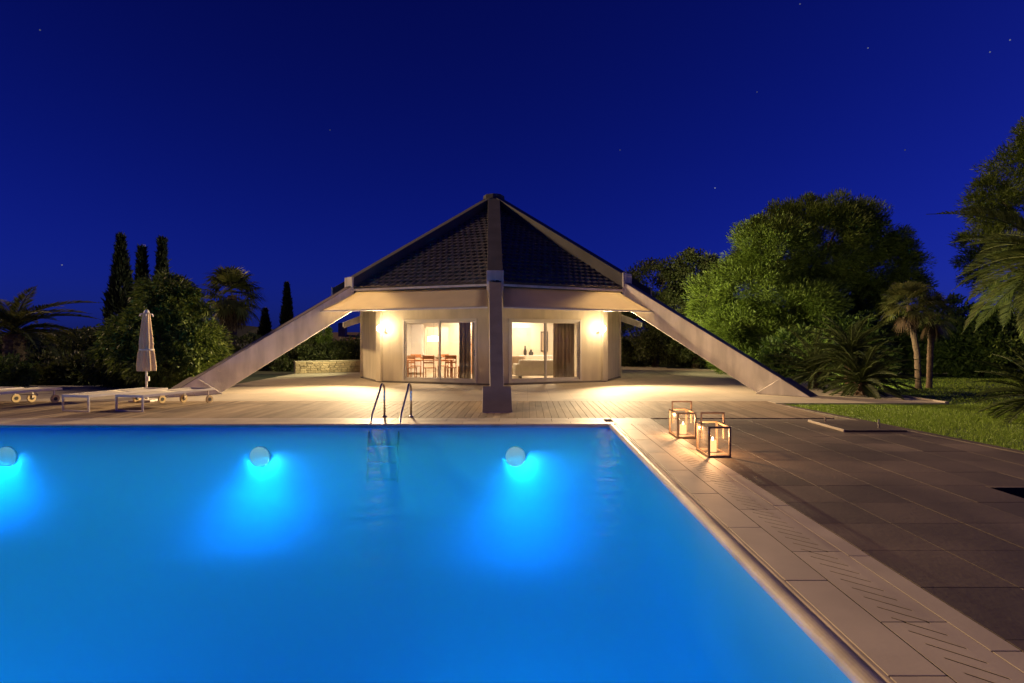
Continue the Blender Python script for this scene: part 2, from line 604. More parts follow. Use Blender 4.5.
o = b.build('pool_coping', M['coping'], bevel=0.003)
tag(o, kind='structure')


def grate_mesh():
    """one metre of drain grating along local y, slots at 45 degrees"""
    b = MB()
    w0, w1 = 0.0, 0.351
    s0, s1 = 0.085, 0.255
    z0, z1 = -0.0026, -0.0005
    b.box(w0, s0, 0.004, 0.996, z0, z1)
    b.box(s1, w1, 0.004, 0.996, z0, z1)
    pitch, slot, d = 0.123, 0.017, s1 - s0
    ys = 0.004
    kk = 0
    edges = [0.175 + pitch * i for i in range(7)]
    cuts = [0.004 + d] + edges
    def clip(poly, lo, hi):
        for sgn, lim in ((1, lo), (-1, hi)):
            outp = []
            for i in range(len(poly)):
                p_, q_ = poly[i], poly[(i + 1) % len(poly)]
                dp, dq = sgn * (p_[1] - lim), sgn * (q_[1] - lim)
                if dp >= 0:
                    outp.append(p_)
                if dp * dq < 0:
                    t_ = dp / (dp - dq)
                    outp.append((p_[0] + (q_[0] - p_[0]) * t_, p_[1] + (q_[1] - p_[1]) * t_))
            poly = outp
            if len(poly) < 3:
                return []
        return poly
    for i in range(-2, 11):
        ya, yb = 0.05 + pitch * i + slot / 2, 0.05 + pitch * (i + 1) - slot / 2
        poly = clip([(s0, ya), (s1, ya - d), (s1, yb - d), (s0, yb)], 0.004, 0.996)
        if poly:
            b.prism([(x, y, z1) for x, y in poly], (0, 0, z0 - z1))
    return b


gm = None
GROUP = 'drain gratings let into the coping'


def grate(loc, rz, label):
    global gm
    if gm is None:
        gm = grate_mesh().build('drain_grating', M['coping'])
        tag(gm, label, 'grating', GROUP)
        gm.location = loc
        gm.rotation_euler = (0, 0, rz)
        return gm
    o = gm.copy()
    COL.objects.link(o)
    o.location = loc
    o.rotation_euler = (0, 0, rz)
    o['label'] = label
    return o


SIDE = 'pale stone drain grating with diagonal slots along the side edge of the pool'
FARG = 'pale stone drain grating in the far coping of the pool, below the wooden deck'
for i in range(9):
    grate((PX1 + GR0 + .002, PY0 + .98 + i, 0), 0, SIDE)
for i in range(14):
    grate((PX1 - .02 - i, PY1 + GR0 + .002, 0), R(90), FARG)
b = MB()
b.add([(PX1 + GR0, PY0 - .5, -0.05), (PX1 + GR1, PY0 - .5, -0.05), (PX1 + GR1, PY1 + GR1, -0.05), (PX1 + GR0, PY1 + GR1, -0.05)], [(0, 1, 2, 3)])
b.add([(PX0, PY1 + GR0, -0.051), (PX1 + GR0, PY1 + GR0, -0.051), (PX1 + GR0, PY1 + GR1, -0.051), (PX0, PY1 + GR1, -0.051)], [(0, 1, 2, 3)])
tag(b.build('drain_channel', M['slot']), kind='structure')

# slabs on the right: 0.6 m tiles
DX0 = PX1 + CW


def lawn_edge(y):
    return 6.06 + (13.37 - y) * 0.115


HOLE = (4.75, 6.4, 4.6, 5.72)
HATCH = (5.26, 6.29, 9.23, 10.38)
b = MB()
g1, g2 = 0.003, 0.0025
for i in range(0, 9):
    xa = DX0 + 0.6 * i
    xb = xa + 0.6
    for j in range(-2, 15):
        ya = 1.6 + 0.6 * j + 0.0
        yb = ya + 0.6
        if yb > 10.81:
            yb = 10.81
        if ya >= yb:
            continue
        lim = min(lawn_edge(ya), lawn_edge(yb)) - .1
        if xa >= lim:
            continue
        xe = min(xb, lim)
        if xe > HOLE[0] - .01 and ya < HOLE[3] - .01 and yb > HOLE[2] + .01:
            # tile cut by the opening
            if xa < HOLE[0] - 0.05:
                b.box(xa + g1, HOLE[0] - .004, ya + g2, yb - g2, -0.06, random.uniform(-.001, 0.001))
            if yb > HOLE[3] + .05:
                b.box(max(xa, HOLE[0]) + g1, xe - g1, max(ya, HOLE[3]) + g2, yb - g2, -0.06, random.uniform(-.001, 0.001))
            continue
        b.box(xa + g1, xe - g1, ya + g2, yb - g2, -0.06, random.uniform(-.001, 0.001))
o = b.build('deck_paving', M['slab'], bevel=0.0015, seg=1)
tag(o, kind='structure')
b = MB()
zg = -0.006
b.add([(DX0, -2, zg), (HOLE[0], -2, zg), (HOLE[0], 10.81, zg), (DX0, 10.81, zg)], [(0, 1, 2, 3)])
b.add([(HOLE[0], HOLE[3], zg), (lawn_edge(HOLE[3]) - .02, HOLE[3], zg), (lawn_edge(10.81) - .02, 10.81, zg), (HOLE[0], 10.81, zg)], [(0, 1, 2, 3)])
b.add([(HOLE[0], -2, zg), (9, -2, zg), (9, HOLE[2], zg), (HOLE[0], HOLE[2], zg)], [(0, 1, 2, 3)])
tag(b.build('paving_joints', M['grout']), kind='structure')
# stone edging between slabs and lawn
b = MB()
for j in range(12):
    ya, yb = 4.4 + j * 0.75, 4.4 + (j + 1) * 0.75
    if yb > 13.5:
        yb = 13.5
    b.prism([(lawn_edge(ya) - .095, ya + .003, 0.004), (lawn_edge(ya) + .06, ya + .003, 0.004), (lawn_edge(yb) + .06, yb - .003, 0.004), (lawn_edge(yb) - .095, yb - .003, 0.004)], (0, 0, -0.2))
tag(b.build('paving_edge', M['slab'], bevel=0.006), kind='structure')
# dark sunken opening at the right edge of the picture
b = MB()
hx0, hx1, hy0, hy1 = HOLE
b.add([(hx0, hy0, -.9), (hx1, hy0, -.9), (hx1, hy1, -.9), (hx0, hy1, -.9), (hx0, hy0, -.002), (hx1, hy0, -.002), (hx1, hy1, -.002), (hx0, hy1, -.002)],
      [(0, 1, 2, 3), (0, 4, 5, 1), (1, 5, 6, 2), (2, 6, 7, 3), (3, 7, 4, 0)])
tag(b.build('sunken_pit', M['slot']), kind='structure')

# boards of the far deck (run towards the house)
b = MB()
xx = -22.0
while xx < 6.0:
    x2 = min(xx + 0.145, 6.02)
    zz = random.uniform(-.0015, .001)
    cut = 11.6 + random.random() * 2.0
    b.box(xx + .003, x2 - .003, 10.925, cut - .002, -0.04, zz)
    b.box(xx + .003, x2 - .003, cut + .002, 14.035, -0.04, zz - .0004)
    xx = x2
tag(b.build('wooden_deck', M['deck'], bevel=0.002, seg=1), kind='structure')
b = MB()
b.add([(-22, 10.92, -.03), (6.02, 10.92, -.03), (6.02, 14.04, -.03), (-22, 14.04, -.03)], [(0, 1, 2, 3)])
tag(b.build('deck_bed', M['slot']), kind='structure')

# terrace round the house
tp = [(-26, 14.04), (6.05, 14.04), (6.05, 13.55), (10.2, 13.55), (10.3, 28.3), (5.7, 34), (-8.5, 34), (-10.9, 26.2), (-10.2, 18.9), (-26, 18.9)]
b = MB()
b.prism([(x, y, 0.0) for x, y in tp], (0, 0, -0.15))
tag(b.build('terrace', M['terrace']), kind='structure')

# lawn on the right and its turf
b = MB()
lp = [(lawn_edge(2.0) + .06, 2.0), (40, 2.0), (40, 40), (5.7, 40), (5.75, 34.0), (10.35, 28.3), (10.25, 13.5), (lawn_edge(13.5) + .06, 13.5)]
b.prism([(x, y, -0.04) for x, y in lp], (0, 0, -0.09))
tag(b.build('lawn', M['turf']), kind='structure')
b = MB()
b.prism([(-60, 18.95, -.07), (-10.25, 18.95, -.07), (-10.95, 26.2, -.07), (-8.55, 34, -.07), (-8.5, 80, -.07), (-60, 80, -.07)], (0, 0, -0.06))
tag(b.build('planting_ground', M['ground']), kind='structure')


def blades(n, area, hmin, hmax, w, z0):
    x0, x1, y0, y1 = area
    p = np.stack([RNG.uniform(x0, x1, n), RNG.uniform(y0, y1, n), np.full(n, z0)], 1)
    keep = (p[:, 0] > 6.06 + (13.37 - p[:, 1]) * 0.115 + 0.08) & ~((p[:, 1] > 13.45) & (p[:, 0] < 10.35))
    # thinner and thicker patches
    pat = np.sin(p[:, 0] * 2.1 + 1.3 * np.sin(p[:, 1] * 1.7)) * np.sin(p[:, 1] * 2.6 + np.sin(p[:, 0] * 3.1))
    keep &= RNG.uniform(-1.2, 1.2, n) < pat + 0.75
    p = p[keep]
    n = len(p)
    a = RNG.uniform(0, 2 * PI, n)
    h = RNG.uniform(hmin, hmax, n)
    lean = RNG.normal(0, 0.45, (n, 2))
    side = np.stack([np.cos(a), np.sin(a), np.zeros(n)], 1) * w * 0.5
    tip = p + np.stack([lean[:, 0] * h, lean[:, 1] * h, h], 1)
    return np.stack([p - side, p + side, tip], 1)


gb = np.concatenate([blades(130000, (6.0, 15, 6.5, 13.5), .025, .06, .011, -.04), blades(40000, (9.0, 24, 13.5, 24), .03, .07, .03, -.04)])
o = np_mesh('grass', gb, 3, M['grass'])
tag(o, 'short green grass of the lawn beside the paving', 'grass', kind='stuff')

# curb at the back of the terrace
b = MB()
for (xa, ya), (xb, yb) in (((10.36, 28.36), (5.76, 34.06)), ((10.36, 28.3), (10.26, 13.62)), ((10.25, 27.0), (30, 26.0))):
    d = Vector((xb - xa, yb - ya, 0))
    nn = Vector((-d.y, d.x, 0)).normalized()
    c = Vector(((xa + xb) / 2, (ya + yb) / 2, -0.03))
    b.obox(c, d / 2, nn * 0.05, (0, 0, 0.06))
tag(b.build('lawn_curb', M['curb'], bevel=0.01), kind='structure')

# ------------------------------------------------------------------ the house
C = Vector((-1.45, 24.0, 0))
RT, HA = 12.55, 7.55
house = thing('pyramid_house', 'pale octagonal pavilion with steep dark tiled roof carried on sloping buttress legs', 'house', (C.x, C.y, 0))
tips = {}
ridge_ang = [R(a) for a in (-86.2, -43.7, 2, 47, 93, 138, 183, -133.4)]
ridge_R = [12.25, 12.75, 12.5, 12.5, 12.5, 12.5, 12.5, 12.25]
SL = HA / 12.5
RE = 6.85

for i, (a, rt) in enumerate(zip(ridge_ang, ridge_R)):
    u = Vector((math.cos(a), math.sin(a), 0))
    s = Vector((-u.y, u.x, 0))
    ha = HA
    sl = ha / rt
    depth = 0.85                      # vertical depth of the beam
    def pt(r, z, w):
        return u * r + s * w + Vector((0, 0, z))
    rear = i in (3, 4, 5)
    # beam from inside the eave to the crease, tapering in plan
    rc = rt - 0.72                    # crease on top line
    zc = sl * 0.72
    rb = rt - depth / sl              # bottom line reaches the ground
    r0 = 5.2
    b = MB()
    wi, wo = 0.21, 0.155
    sec = []
    for r, z, w in ((r0, ha - sl * r0, wi), (rc, zc, wo), (rb + 0.02, 0.0, wo), (r0, ha - sl * r0 - depth, wi)):
        sec.append((r, z, w))
    vs = [pt(r, z, w) for r, z, w in sec] + [pt(r, z, -w) for r, z, w in sec]
    b.add(vs, [(0, 1, 2, 3), (7, 6, 5, 4), (4, 5, 1, 0), (5, 6, 2, 1), (6, 7, 3, 2), (7, 4, 0, 3)])
    if not rear:
        leg = b.build('leg', M['leg'], house, bevel=0.012)
    b = MB()
    w = 0.32
    poly = [(rc - 0.015, zc + 0.045), (rt + 0.05, 0.0), (rb - 0.01, 0.0)]
    b.prism([pt(r, z, -w) for r, z in poly], s * 2 * w)
    if not rear:
        b.build('leg_foot', M['leg'], leg, bevel=0.012)
    b = MB()
    nn2 = Vector((u.x * sl, u.y * sl, 1)).normalized()
    rm0, rm1 = 6.55, rc - .03
    tw0, tw1 = .19, .15
    v8 = [pt(rm0, ha - sl * rm0, tw0), pt(rm0, ha - sl * rm0, -tw0), pt(rm1, ha - sl * rm1, -tw1), pt(rm1, ha - sl * rm1, tw1)]
    b.prism(v8, nn2 * .012)
    w2 = .315
    v8 = [pt(rc, zc + .04, w2), pt(rc, zc + .04, -w2), pt(rt + .03, 0.008, -w2), pt(rt + .03, 0.008, w2)]
    b.prism(v8, nn2 * .012)
    if not rear:
        b.build('top_sheet', M['sheet'], leg)
    # ridge cap over the roof
    b = MB()
    w = 0.25
    re = RE - 0.1
    prof = [(0.28, ha - sl * 0.28 + 0.28), (re, ha - sl * re + 0.28), (re, ha - sl * re - 0.5), (0.28, ha - sl * 0.28 - 0.5)]
    b.prism([pt(r, z, -w) for r, z in prof], s * 2 * w)
    cap = b.build('ridge_cap', M['cap'], house, bevel=0.015)
    b = MB()
    b.obox(u * (re + 0.03) + Vector((0, 0, ha - sl * re - 0.11)), u * 0.028, s * 0.262, (0, 0, 0.42))
    b.build('cap_end', M['leg'], cap, bevel=0.006)

b = MB()
b.lathe([(0.46, HA - 0.6), (0.46, HA + 0.2), (0.42, HA + 0.23)], 8)
b.build('roof_hub', M['cap'], house, bevel=0.02)

# tiled roof sectors
for i in range(8):
    a1, a2 = ridge_ang[i], ridge_ang[(i + 1) % 8]
    if a2 < a1:
        a2 += 2 * PI
    e1 = Vector((math.cos(a1), math.sin(a1), 0))
    e2 = Vector((math.cos(a2), math.sin(a2), 0))
    z0 = HA - 0.12
    base = [e1 * RE, e2 * RE]
    A = Vector((0, 0, z0))
    E1 = e1 * RE + Vector((0, 0, z0 - SL * RE))
    E2 = e2 * RE + Vector((0, 0, z0 - SL * RE))
    nor = (E1 - A).cross(E2 - A).normalized()
    if nor.z < 0:
        nor = -nor
    rows = 28
    b = MB()
    for kx in range(rows):
        s0, s1 = kx / rows, (kx + 1) / rows
        if s0 == 0:
            s0 = 0.01
        wid = (E2 - E1).length * s1
        ncol = max(3, int(wid / 0.05))
        vs = []
        for line in range(3):
            sv = (s0, s1, s1)[line]
            p1, p2 = A + (E1 - A) * sv, A + (E2 - A) * sv
            half = (p2 - p1).length / 2
            for c in range(ncol + 1):
                f = c / ncol
                uu = (f - 0.5) * 2 * half
                wv = 0.045 * abs(math.sin(PI * (uu / 0.24 + (kx % 2) * 0.5)))
                h = (0.008 + wv, 0.052 + wv, -0.01)[line]
                vs.append(p1 + (p2 - p1) * f + nor * h)
        fs = []
        for line in range(2):
            for c in range(ncol):
                q = line * (ncol + 1) + c
                fs.append((q, q + ncol + 1, q + ncol + 2, q + 1))
        b.add(vs, fs)
    rf = b.build('roof', M['tile'], house)
    # eave board
    b = MB()
    out = (e1 + e2).normalized()
    al = (E2 - E1).normalized()
    c = (E1 + E2) / 2 + out * 0.03
    hl = (E2 - E1).length / 2 - 0.26
    b.obox(c + Vector((0, 0, -0.045)), al * hl, out * 0.02, (0, 0, 0.035))
    b.build('eave_board', M['leg'], rf, bevel=0.005)
    # soffit deck under the tiles
    b = MB()
    dn = Vector((0, 0, -0.14))
    b.prism([A * 1 + dn * 2, E1 * 0.995 + dn * .4, E2 * 0.995 + dn * .4], nor * -0.05)
    b.build('roof_deck', M['plinth'], rf)
    # awning
    if i in (0, 7, 1, 6):
        b = MB()
        ra, rb_ = 6.74, 8.02
        za, zb = 3.19, 2.5
        tw = 0.24
        def edge(r, z, inset):
            p1, p2 = e1 * r, e2 * r
            d = (p2 - p1).normalized()
            return p1 + d * inset + Vector((0, 0, z)), p2 - d * inset + Vector((0, 0, z))
        q1, q2 = edge(ra, za, tw + .03)
        q4, q3 = edge(rb_, zb, tw + .0)
        nrm = (q2 - q1).cross(q4 - q1).normalized()
        if nrm.z < 0:
            nrm = -nrm
        nn = 10
        vs, fs = [], []
        for r_ in range(nn + 1):
            f = r_ / nn
            pa, pb = q1.lerp(q4, f), q2.lerp(q3, f)
            sag = -0.03 * math.sin(PI * f)
            for c in range(13):
                vs.append(pa.lerp(pb, c / 12) + nrm * sag)
        for r_ in range(nn):
            for c in range(12):
                q = r_ * 13 + c
                fs.append((q, q + 1, q + 14, q + 13))
        b.add(vs, fs)
        aw = b.build('awning', M['awning'], house, smooth=True)
        mo = aw.modifiers.new('thick', 'SOLIDIFY')
        mo.thickness = 0.004
        b = MB()
        d = (q3 - q4).normalized()
        b.obox((q3 + q4) / 2 + Vector((0, 0, -0.02)), d * ((q3 - q4).length / 2), d.cross(Vector((0, 0, 1))) * 0.02, (0, 0, 0.02))
        b.build('front_bar', M['trim'], aw, bevel=0.006)
        b = MB()
        d = (q2 - q1).normalized()
        b.obox((q1 + q2) / 2 + Vector((0, 0, 0.02)) - out * 0.06, d * ((q2 - q1).length / 2), out * 0.07, (0, 0, 0.06))
        b.build('cassette', M['trim'], aw, bevel=0.01)

# walls
VW = [(-1.18, 19.0), (2.86, 20.7), (3.85, 23.2), (3.6, 26.2), (1.2, 28.4), (-4.2, 28.4), (-6.7, 26.1), (-6.85, 23.0), (-5.46, 20.5)]
VW = [Vector((x, y, 0)) for x, y in VW]
NV = len(VW)
WT = 3.5
S0, S1, WH = 0.13, 0.78, 2.30
has_win = {0: (S0, S1), 8: (1 - S1, 1 - S0)}
wb = MB()
pb = MB()
TH = 0.24
faces = []
for i in range(NV):
    p, q = VW[i], VW[(i + 1) % NV]
    d = (q - p)
    ln = d.length
    d = d.normalized()
    nout = Vector((d.y, -d.x, 0))
    if nout.dot((p + q) / 2 - Vector((-1.5, 24, 0))) < 0:
        nout = -nout
    faces.append((p, q, d, nout, ln))
    def piece(t0, t1, z0, z1):
        c = p + d * ((t0 + t1) / 2) - nout * (TH / 2) + Vector((0, 0, (z0 + z1) / 2))
        wb.obox(c, d * ((t1 - t0) / 2), nout * (TH / 2), (0, 0, (z1 - z0) / 2))
    if i in has_win:
        a, bb = has_win[i]
        piece(0, a * ln, 0.02, WT + i * .002)
        piece(bb * ln, ln, 0.02, WT + i * .002)
        piece(a * ln, bb * ln, WH, WT + i * .002)
    else:
        piece(0, ln, 0.02, WT + i * .002)
    c = (p + q) / 2 + nout * 0.012
    pb.obox(c + Vector((0, 0, 0.03)), d * (ln / 2 + .005), nout * 0.02, (0, 0, 0.03))
wall = wb.build('wall', M['wall'], house, world=True)
pb.build('plinth', M['plinth'], house, world=True)
# corner pilasters carrying the lamps
for i in (1, 2, 7, 8):
    p = VW[i]
    no = (faces[i][3] + faces[(i - 1) % NV][3]).normalized()
    sd = Vector((-no.y, no.x, 0))
    b = MB()
    b.obox(p - no * 0.06 + Vector((0, 0, 1.76)), sd * 0.15, no * 0.11, (0, 0, 1.72))
    b.build('pilaster', M['wall'], house, world=True, bevel=0.012)

# sliding windows
def window(i, leaf_first):
    p, q, d, no, ln = faces[i]
    a, bb = has_win[i]
    t0, t1 = a * ln, bb * ln
    zz = Vector((0, 0, 1))
    def bar(mb, ta, tb, z0, z1, dep0, dep1):
        c = p + d * ((ta + tb) / 2) + no * ((dep0 + dep1) / 2) + zz * ((z0 + z1) / 2)
        mb.obox(c, d * ((tb - ta) / 2), no * ((dep1 - dep0) / 2), zz * ((z1 - z0) / 2))
    fb = MB()
    f = 0.075
    bar(fb, t0, t0 + f, 0.065, WH - .001, -0.13, 0.03)
    bar(fb, t1 - f, t1, 0.065, WH - .001, -0.13, 0.03)
    bar(fb, t0 + f, t1 - f, WH - f, WH - .001, -0.128, 0.028)
    bar(fb, t0 + f, t1 - f, 0.065, 0.12, -0.128, 0.034)
    w = fb.build('window', M['frame'], house, world=True, bevel=0.006)
    mid = (t0 + t1) / 2
    for ta, tb, dp in ((t0 + f, mid + .04, -0.03), (mid - .04, t1 - f, -0.085)):
        lb = MB()
        g_ = 0.065
        z0, z1 = 0.122, WH - f - .002
        bar(lb, ta + .002, ta + g_, z0, z1, dp - .022, dp + .022)
        bar(lb, tb - g_, tb - .002, z0, z1, dp - .022, dp + .022)
        bar(lb, ta + g_, tb - g_, z1 - g_, z1, dp - .02, dp + .02)
        bar(lb, ta + g_, tb - g_, z0, z0 + g_ + .02, dp - .02, dp + .02)
        lb.build('sash', M['frame'], w, world=True, bevel=0.004)
        gb_ = MB()
        bar(gb_, ta + g_, tb - g_, z0 + g_ + .02, z1 - g_, dp - .003, dp + .003)
        gb_.build('pane', M['glass'], w, world=True)
    hb = MB()
    bar(hb, t1 - f - .045, t1 - f - .025, 1.0, 1.2, -0.06, -0.03)
    hb.build('handle', M['steel'], w, world=True)


for i in has_win:
    window(i, True)

# interior shell
b = MB()
inner = [v + (Vector((-1.5, 24, 0)) - v).normalized() * 0.2 for v in VW]
b.prism([(v.x, v.y, 0.05) for v in inner], (0, 0, -0.04))
b.build('room_floor', M['int_floor'], house, world=True)
b = MB()
b.prism([(v.x, v.y, 2.72) for v in inner], (0, 0, 0.05))
b.build('ceiling', M['int_wall'], house, world=True)
b = MB()
b.box(-1.38, -1.22, 20.3, 25.0, 0.051, 2.719)                   # between dining and living room
b.box(-6.3, -4.6, 25.0, 25.15, 0.051, 2.719)
b.box(-3.55, -1.3, 25.0, 25.15, 0.051, 2.719)
b.box(-4.6, -3.55, 25.002, 25.148, 2.15, 2.718)
b.box(-1.3, -0.75, 25.0, 25.15, 0.051, 2.719)
b.box(0.15, 3.4, 25.0, 25.15, 0.051, 2.719)
b.box(-0.75, 0.15, 25.002, 25.148, 2.12, 2.718)
b.box(-6.0, 3.0, 27.4, 27.5, 0.051, 2.717)
b.build('partition', M['int_wall'], house, world=True)
# stub beams showing behind the side walls
for sx, (xa, ya) in ((-1, (-6.72, 24.4)), (1, (3.72, 24.5))):
    b = MB()
    pa = Vector((xa, ya, 2.86))
    pe = Vector((xa + sx * 1.15, ya - 0.5, 2.34))
    d = (pe - pa)
    sd = Vector((-d.y, d.x, 0)).normalized()
    b.prism([pa - sd * .09, pe - sd * .09, pe - sd * .09 + Vector((0, 0, -.26)), pa - sd * .09 + Vector((0, 0, -.34))], sd * .18)
    bm_ = b.build('side_beam', M['leg'], house, world=True, bevel=0.01)
    b = MB()
    b.obox(pe + Vector((0, 0, -.1)) + d.normalized() * .02, d.normalized() * .025, sd * .12, (0, 0, .1))
    b.build('beam_end', M['trim'], bm_, world=True)

# ------------------------------------------------------------------ wall lamps
def ico(r, c=(0, 0, 0), seg=12):
    b = MB()
    pr = [(max(0.004, r * math.cos(t)), r * math.sin(t)) for t in [R(-88 + 176 * k / 8) for k in range(9)]]
    b.lathe(pr, seg, c)
    return b


lamp = None
for i, lab in ((8, 'lit wall lamp on the house corner to the dining window side, facing the pool ladder'),
               (1, 'lit wall lamp on the house corner beside the brown curtain, facing the lanterns')):
    p = VW[i]
    fi = 8 if i == 8 else 0
    no = faces[fi][3]
    p = p + faces[fi][2] * (0.3 if i == 8 else -0.3)
    ang = math.atan2(no.y, no.x)
    loc = p + no * 0.002 + Vector((0, 0, 1.90))
    if lamp is None:
        lamp = thing('wall_lamp', lab, 'wall lamp', loc, ang, 'wall lamps on the corners of the house')
        b = MB().box(0, 0.025, -0.06, 0.06, -0.11, 0.11)
        b.build('back_plate', M['steel'], lamp, bevel=0.004)
        b = MB().tube([(0.02, 0, -0.06), (0.09, 0, -0.06), (0.28, 0, -0.05), (0.35, 0, -.05)], 0.014)
        b.build('arm', M['steel'], lamp, smooth=True)
        ico(0.13, (0.35, 0, 0.07)).build('globe', M['lampglobe'], lamp, smooth=True)
        li = bpy.data.lights.new('lamp', 'SPOT')  # added outward spot, lights the deck where the globe alone is too weak
        li.energy = 5600
        li.color = (1, .72, .39)
        li.spot_size = R(125)
        li.spot_blend = 1.0
        li.shadow_soft_size = .1
        lo = bpy.data.objects.new('lamp', li)
        COL.objects.link(lo)
        lo.parent = lamp
        lo.location = (.55, 0, .05)
        lo.rotation_euler = Vector((1, 0, -0.03)).to_track_quat('-Z', 'Y').to_euler()
    else:
        dup(lamp, loc, ang, lab)

# ------------------------------------------------------------------ furniture seen through the glass
def area_light(name, parent, loc, size, power, col=(1, .78, .52)):
    li = bpy.data.lights.new(name, 'AREA')
    li.shape = 'DISK'
    li.size = size
    li.energy = power
    li.color = col
    o = bpy.data.objects.new(name, li)
    COL.objects.link(o)
    o.parent = parent
    o.location = loc
    return o


def down(loc, label, power):
    t_ = thing('ceiling_light', label, 'ceiling light', loc, 0, 'ceiling lights inside the house')
    MB().lathe([(0.16, -0.03), (0.17, -0.028), (0.17, 0.0)], 20).build('rim', M['trim'], t_)
    MB().lathe([(0.14, -0.036), (0.14, -0.031)], 20).build('diffuser', M['downlight'], t_)
    area_light('lamp', t_, (0, 0, -0.05), 0.26, power * 2.7)


down((-3.9, 22.2, 2.718), 'round ceiling light above the dining table', 60)
down((-2.5, 24.2, 2.718), 'round ceiling light in the dining room near the back doorway', 40)
down((0.9, 22.3, 2.718), 'round ceiling light above the pale sofa', 45)
down((-0.4, 24.2, 2.718), 'round ceiling light in front of the living room doorway', 35)
down((-0.3, 26.3, 2.718), 'round ceiling light in the hallway beyond the doorway', 40)
down((-4.2, 26.3, 2.718), 'round ceiling light in the room behind the dining room', 40)

tbl = thing('dining_table', 'orange wooden dining table behind the sliding window', 'table', (-3.9, 22.2, .05), R(10))
MB().box(-0.95, 0.95, -0.5, 0.5, 0.70, 0.74).build('tabletop', M['wood'], tbl, bevel=0.008)
for sx in (-1, 1):
    for sy in (-1, 1):
        MB().box(sx * .86 - .04, sx * .86 + .04, sy * .41 - .04, sy * .41 + .04, 0, .7).build('leg', M['wood'], tbl, bevel=0.005)
ch = None
cpos = [(-4.5, 21.45, 180, 'orange wooden chair on the near side of the dining table, next to the pale bay'),
        (-3.75, 21.35, 178, 'orange wooden chair at the middle of the near side of the dining table'),
        (-3.0, 21.6, 195, 'orange wooden chair on the near side of the dining table, next to the curtain'),
        (-4.6, 22.95, 10, 'orange wooden chair behind the dining table, farther from the curtain'),
        (-3.5, 23.1, 5, 'orange wooden chair behind the dining table, nearer the curtain'),
        (-2.6, 22.5, -80, 'orange wooden chair at the head of the dining table by the curtain')]
for x, y, a, lab in cpos:
    if ch is None:
        ch = thing('dining_chair', lab, 'chair', (x, y, .05), R(a), 'wooden chairs around the dining table')
        MB().box(-.22, .22, -.21, .21, .43, .46).build('seat', M['wood'], ch, bevel=0.006)
        bk = MB()
        bk.box(-.2, .2, .18, .21, .78, .92)
        bk.box(-.2, .2, .18, .205, .62, .68)
        bk.build('backrest', M['wood'], ch, bevel=0.005)
        for sx in (-1, 1):
            MB().box(sx * .19 - .018, sx * .19 + .018, -.2, -.165, 0, .43).build('leg', M['wood'], ch)
            MB().box(sx * .2 - .018, sx * .2 + .018, .175, .213, 0, .93).build('leg', M['wood'], ch)
    else:
        dup(ch, (x, y, .05), R(a), lab)
# pendant over the table
pn = thing('pendant_lamp', 'lit white pendant shade hanging over the dining table', 'lamp', (-3.75, 22.3, 1.5))
MB().lathe([(0.26, 0), (0.27, 0.01), (0.25, 0.2), (0.02, 0.24)], 20).build('lamp_shade', M['shade'], pn)
MB().tube([(0, 0, .24), (0, 0, 1.21)], 0.006, 6).build('cord', M['dark'], pn)
cb = thing('tall_cabinet', 'white tall cabinet standing against the back wall of the dining room', 'cabinet', (-5.3, 24.6, .05))
MB().box(-.7, .7, -.25, .25, 0.08, 2.2).build('body', M['trim'], cb, bevel=0.01)
for k in range(3):
    MB().box(-.68 + k * .46, -.26 + k * .46, -.272, -.252, 0.1, 2.18).build('door', M['trim'], cb, bevel=0.005)
vs_ = thing('vase', 'small pale vase on the dining table', 'vase', (-4.15, 22.15, .791))
MB().lathe([(.05, 0), (.08, .06), (.075, .12), (.035, .19), (.045, .22)], 16).build('vase_body', M['trim'], vs_, smooth=True)


def curtain(name, p, d, w, label, mat, amp=.05):
    b_ = MB()
    n_ = 60
    vs2 = []
    rr = random.Random(w * 100)
    ph = [rr.uniform(0, 6) for _ in range(3)]
    nn_ = Vector((-d.y, d.x, 0))
    for zz in (0.08, 1.1, 2.5):
        for k in range(n_ + 1):
            f = k / n_
            wob = amp * (math.sin(f * w * 42 + ph[0]) + .4 * math.sin(f * w * 71 + ph[1])) * (0.7 + 0.3 * (2.5 - zz) / 2.5)
            vs2.append(p + d * (f * w) + nn_ * wob + Vector((0, 0, zz)))
    fs2 = [(r_ * (n_ + 1) + k, r_ * (n_ + 1) + k + 1, (r_ + 1) * (n_ + 1) + k + 1, (r_ + 1) * (n_ + 1) + k) for r_ in range(2) for k in range(n_)]
    b_.add(vs2, fs2)
    o_ = b_.build(name, mat, smooth=True)
    mo_ = o_.modifiers.new('thick', 'SOLIDIFY')
    mo_.thickness = 0.006
    return tag(o_, label, 'curtain')


p, q, d, no, ln = faces[0]
curtain('curtain', p + d * (ln * .57) - no * .42, d, ln * .2, 'brown curtain gathered in the living room window nearer the wall lamp', M['curtain'])
p, q, d, no, ln = faces[8]
curtain('curtain', q - d * (ln * .33) - no * .42, d, ln * .1, 'brown curtain gathered at one end of the dining room window', M['curtain'])
curtain('curtain', q - d * (ln * .22) - no * .40, d, ln * .07, 'pale net curtain beside the brown curtain of the dining room', M['curtain_pale'])

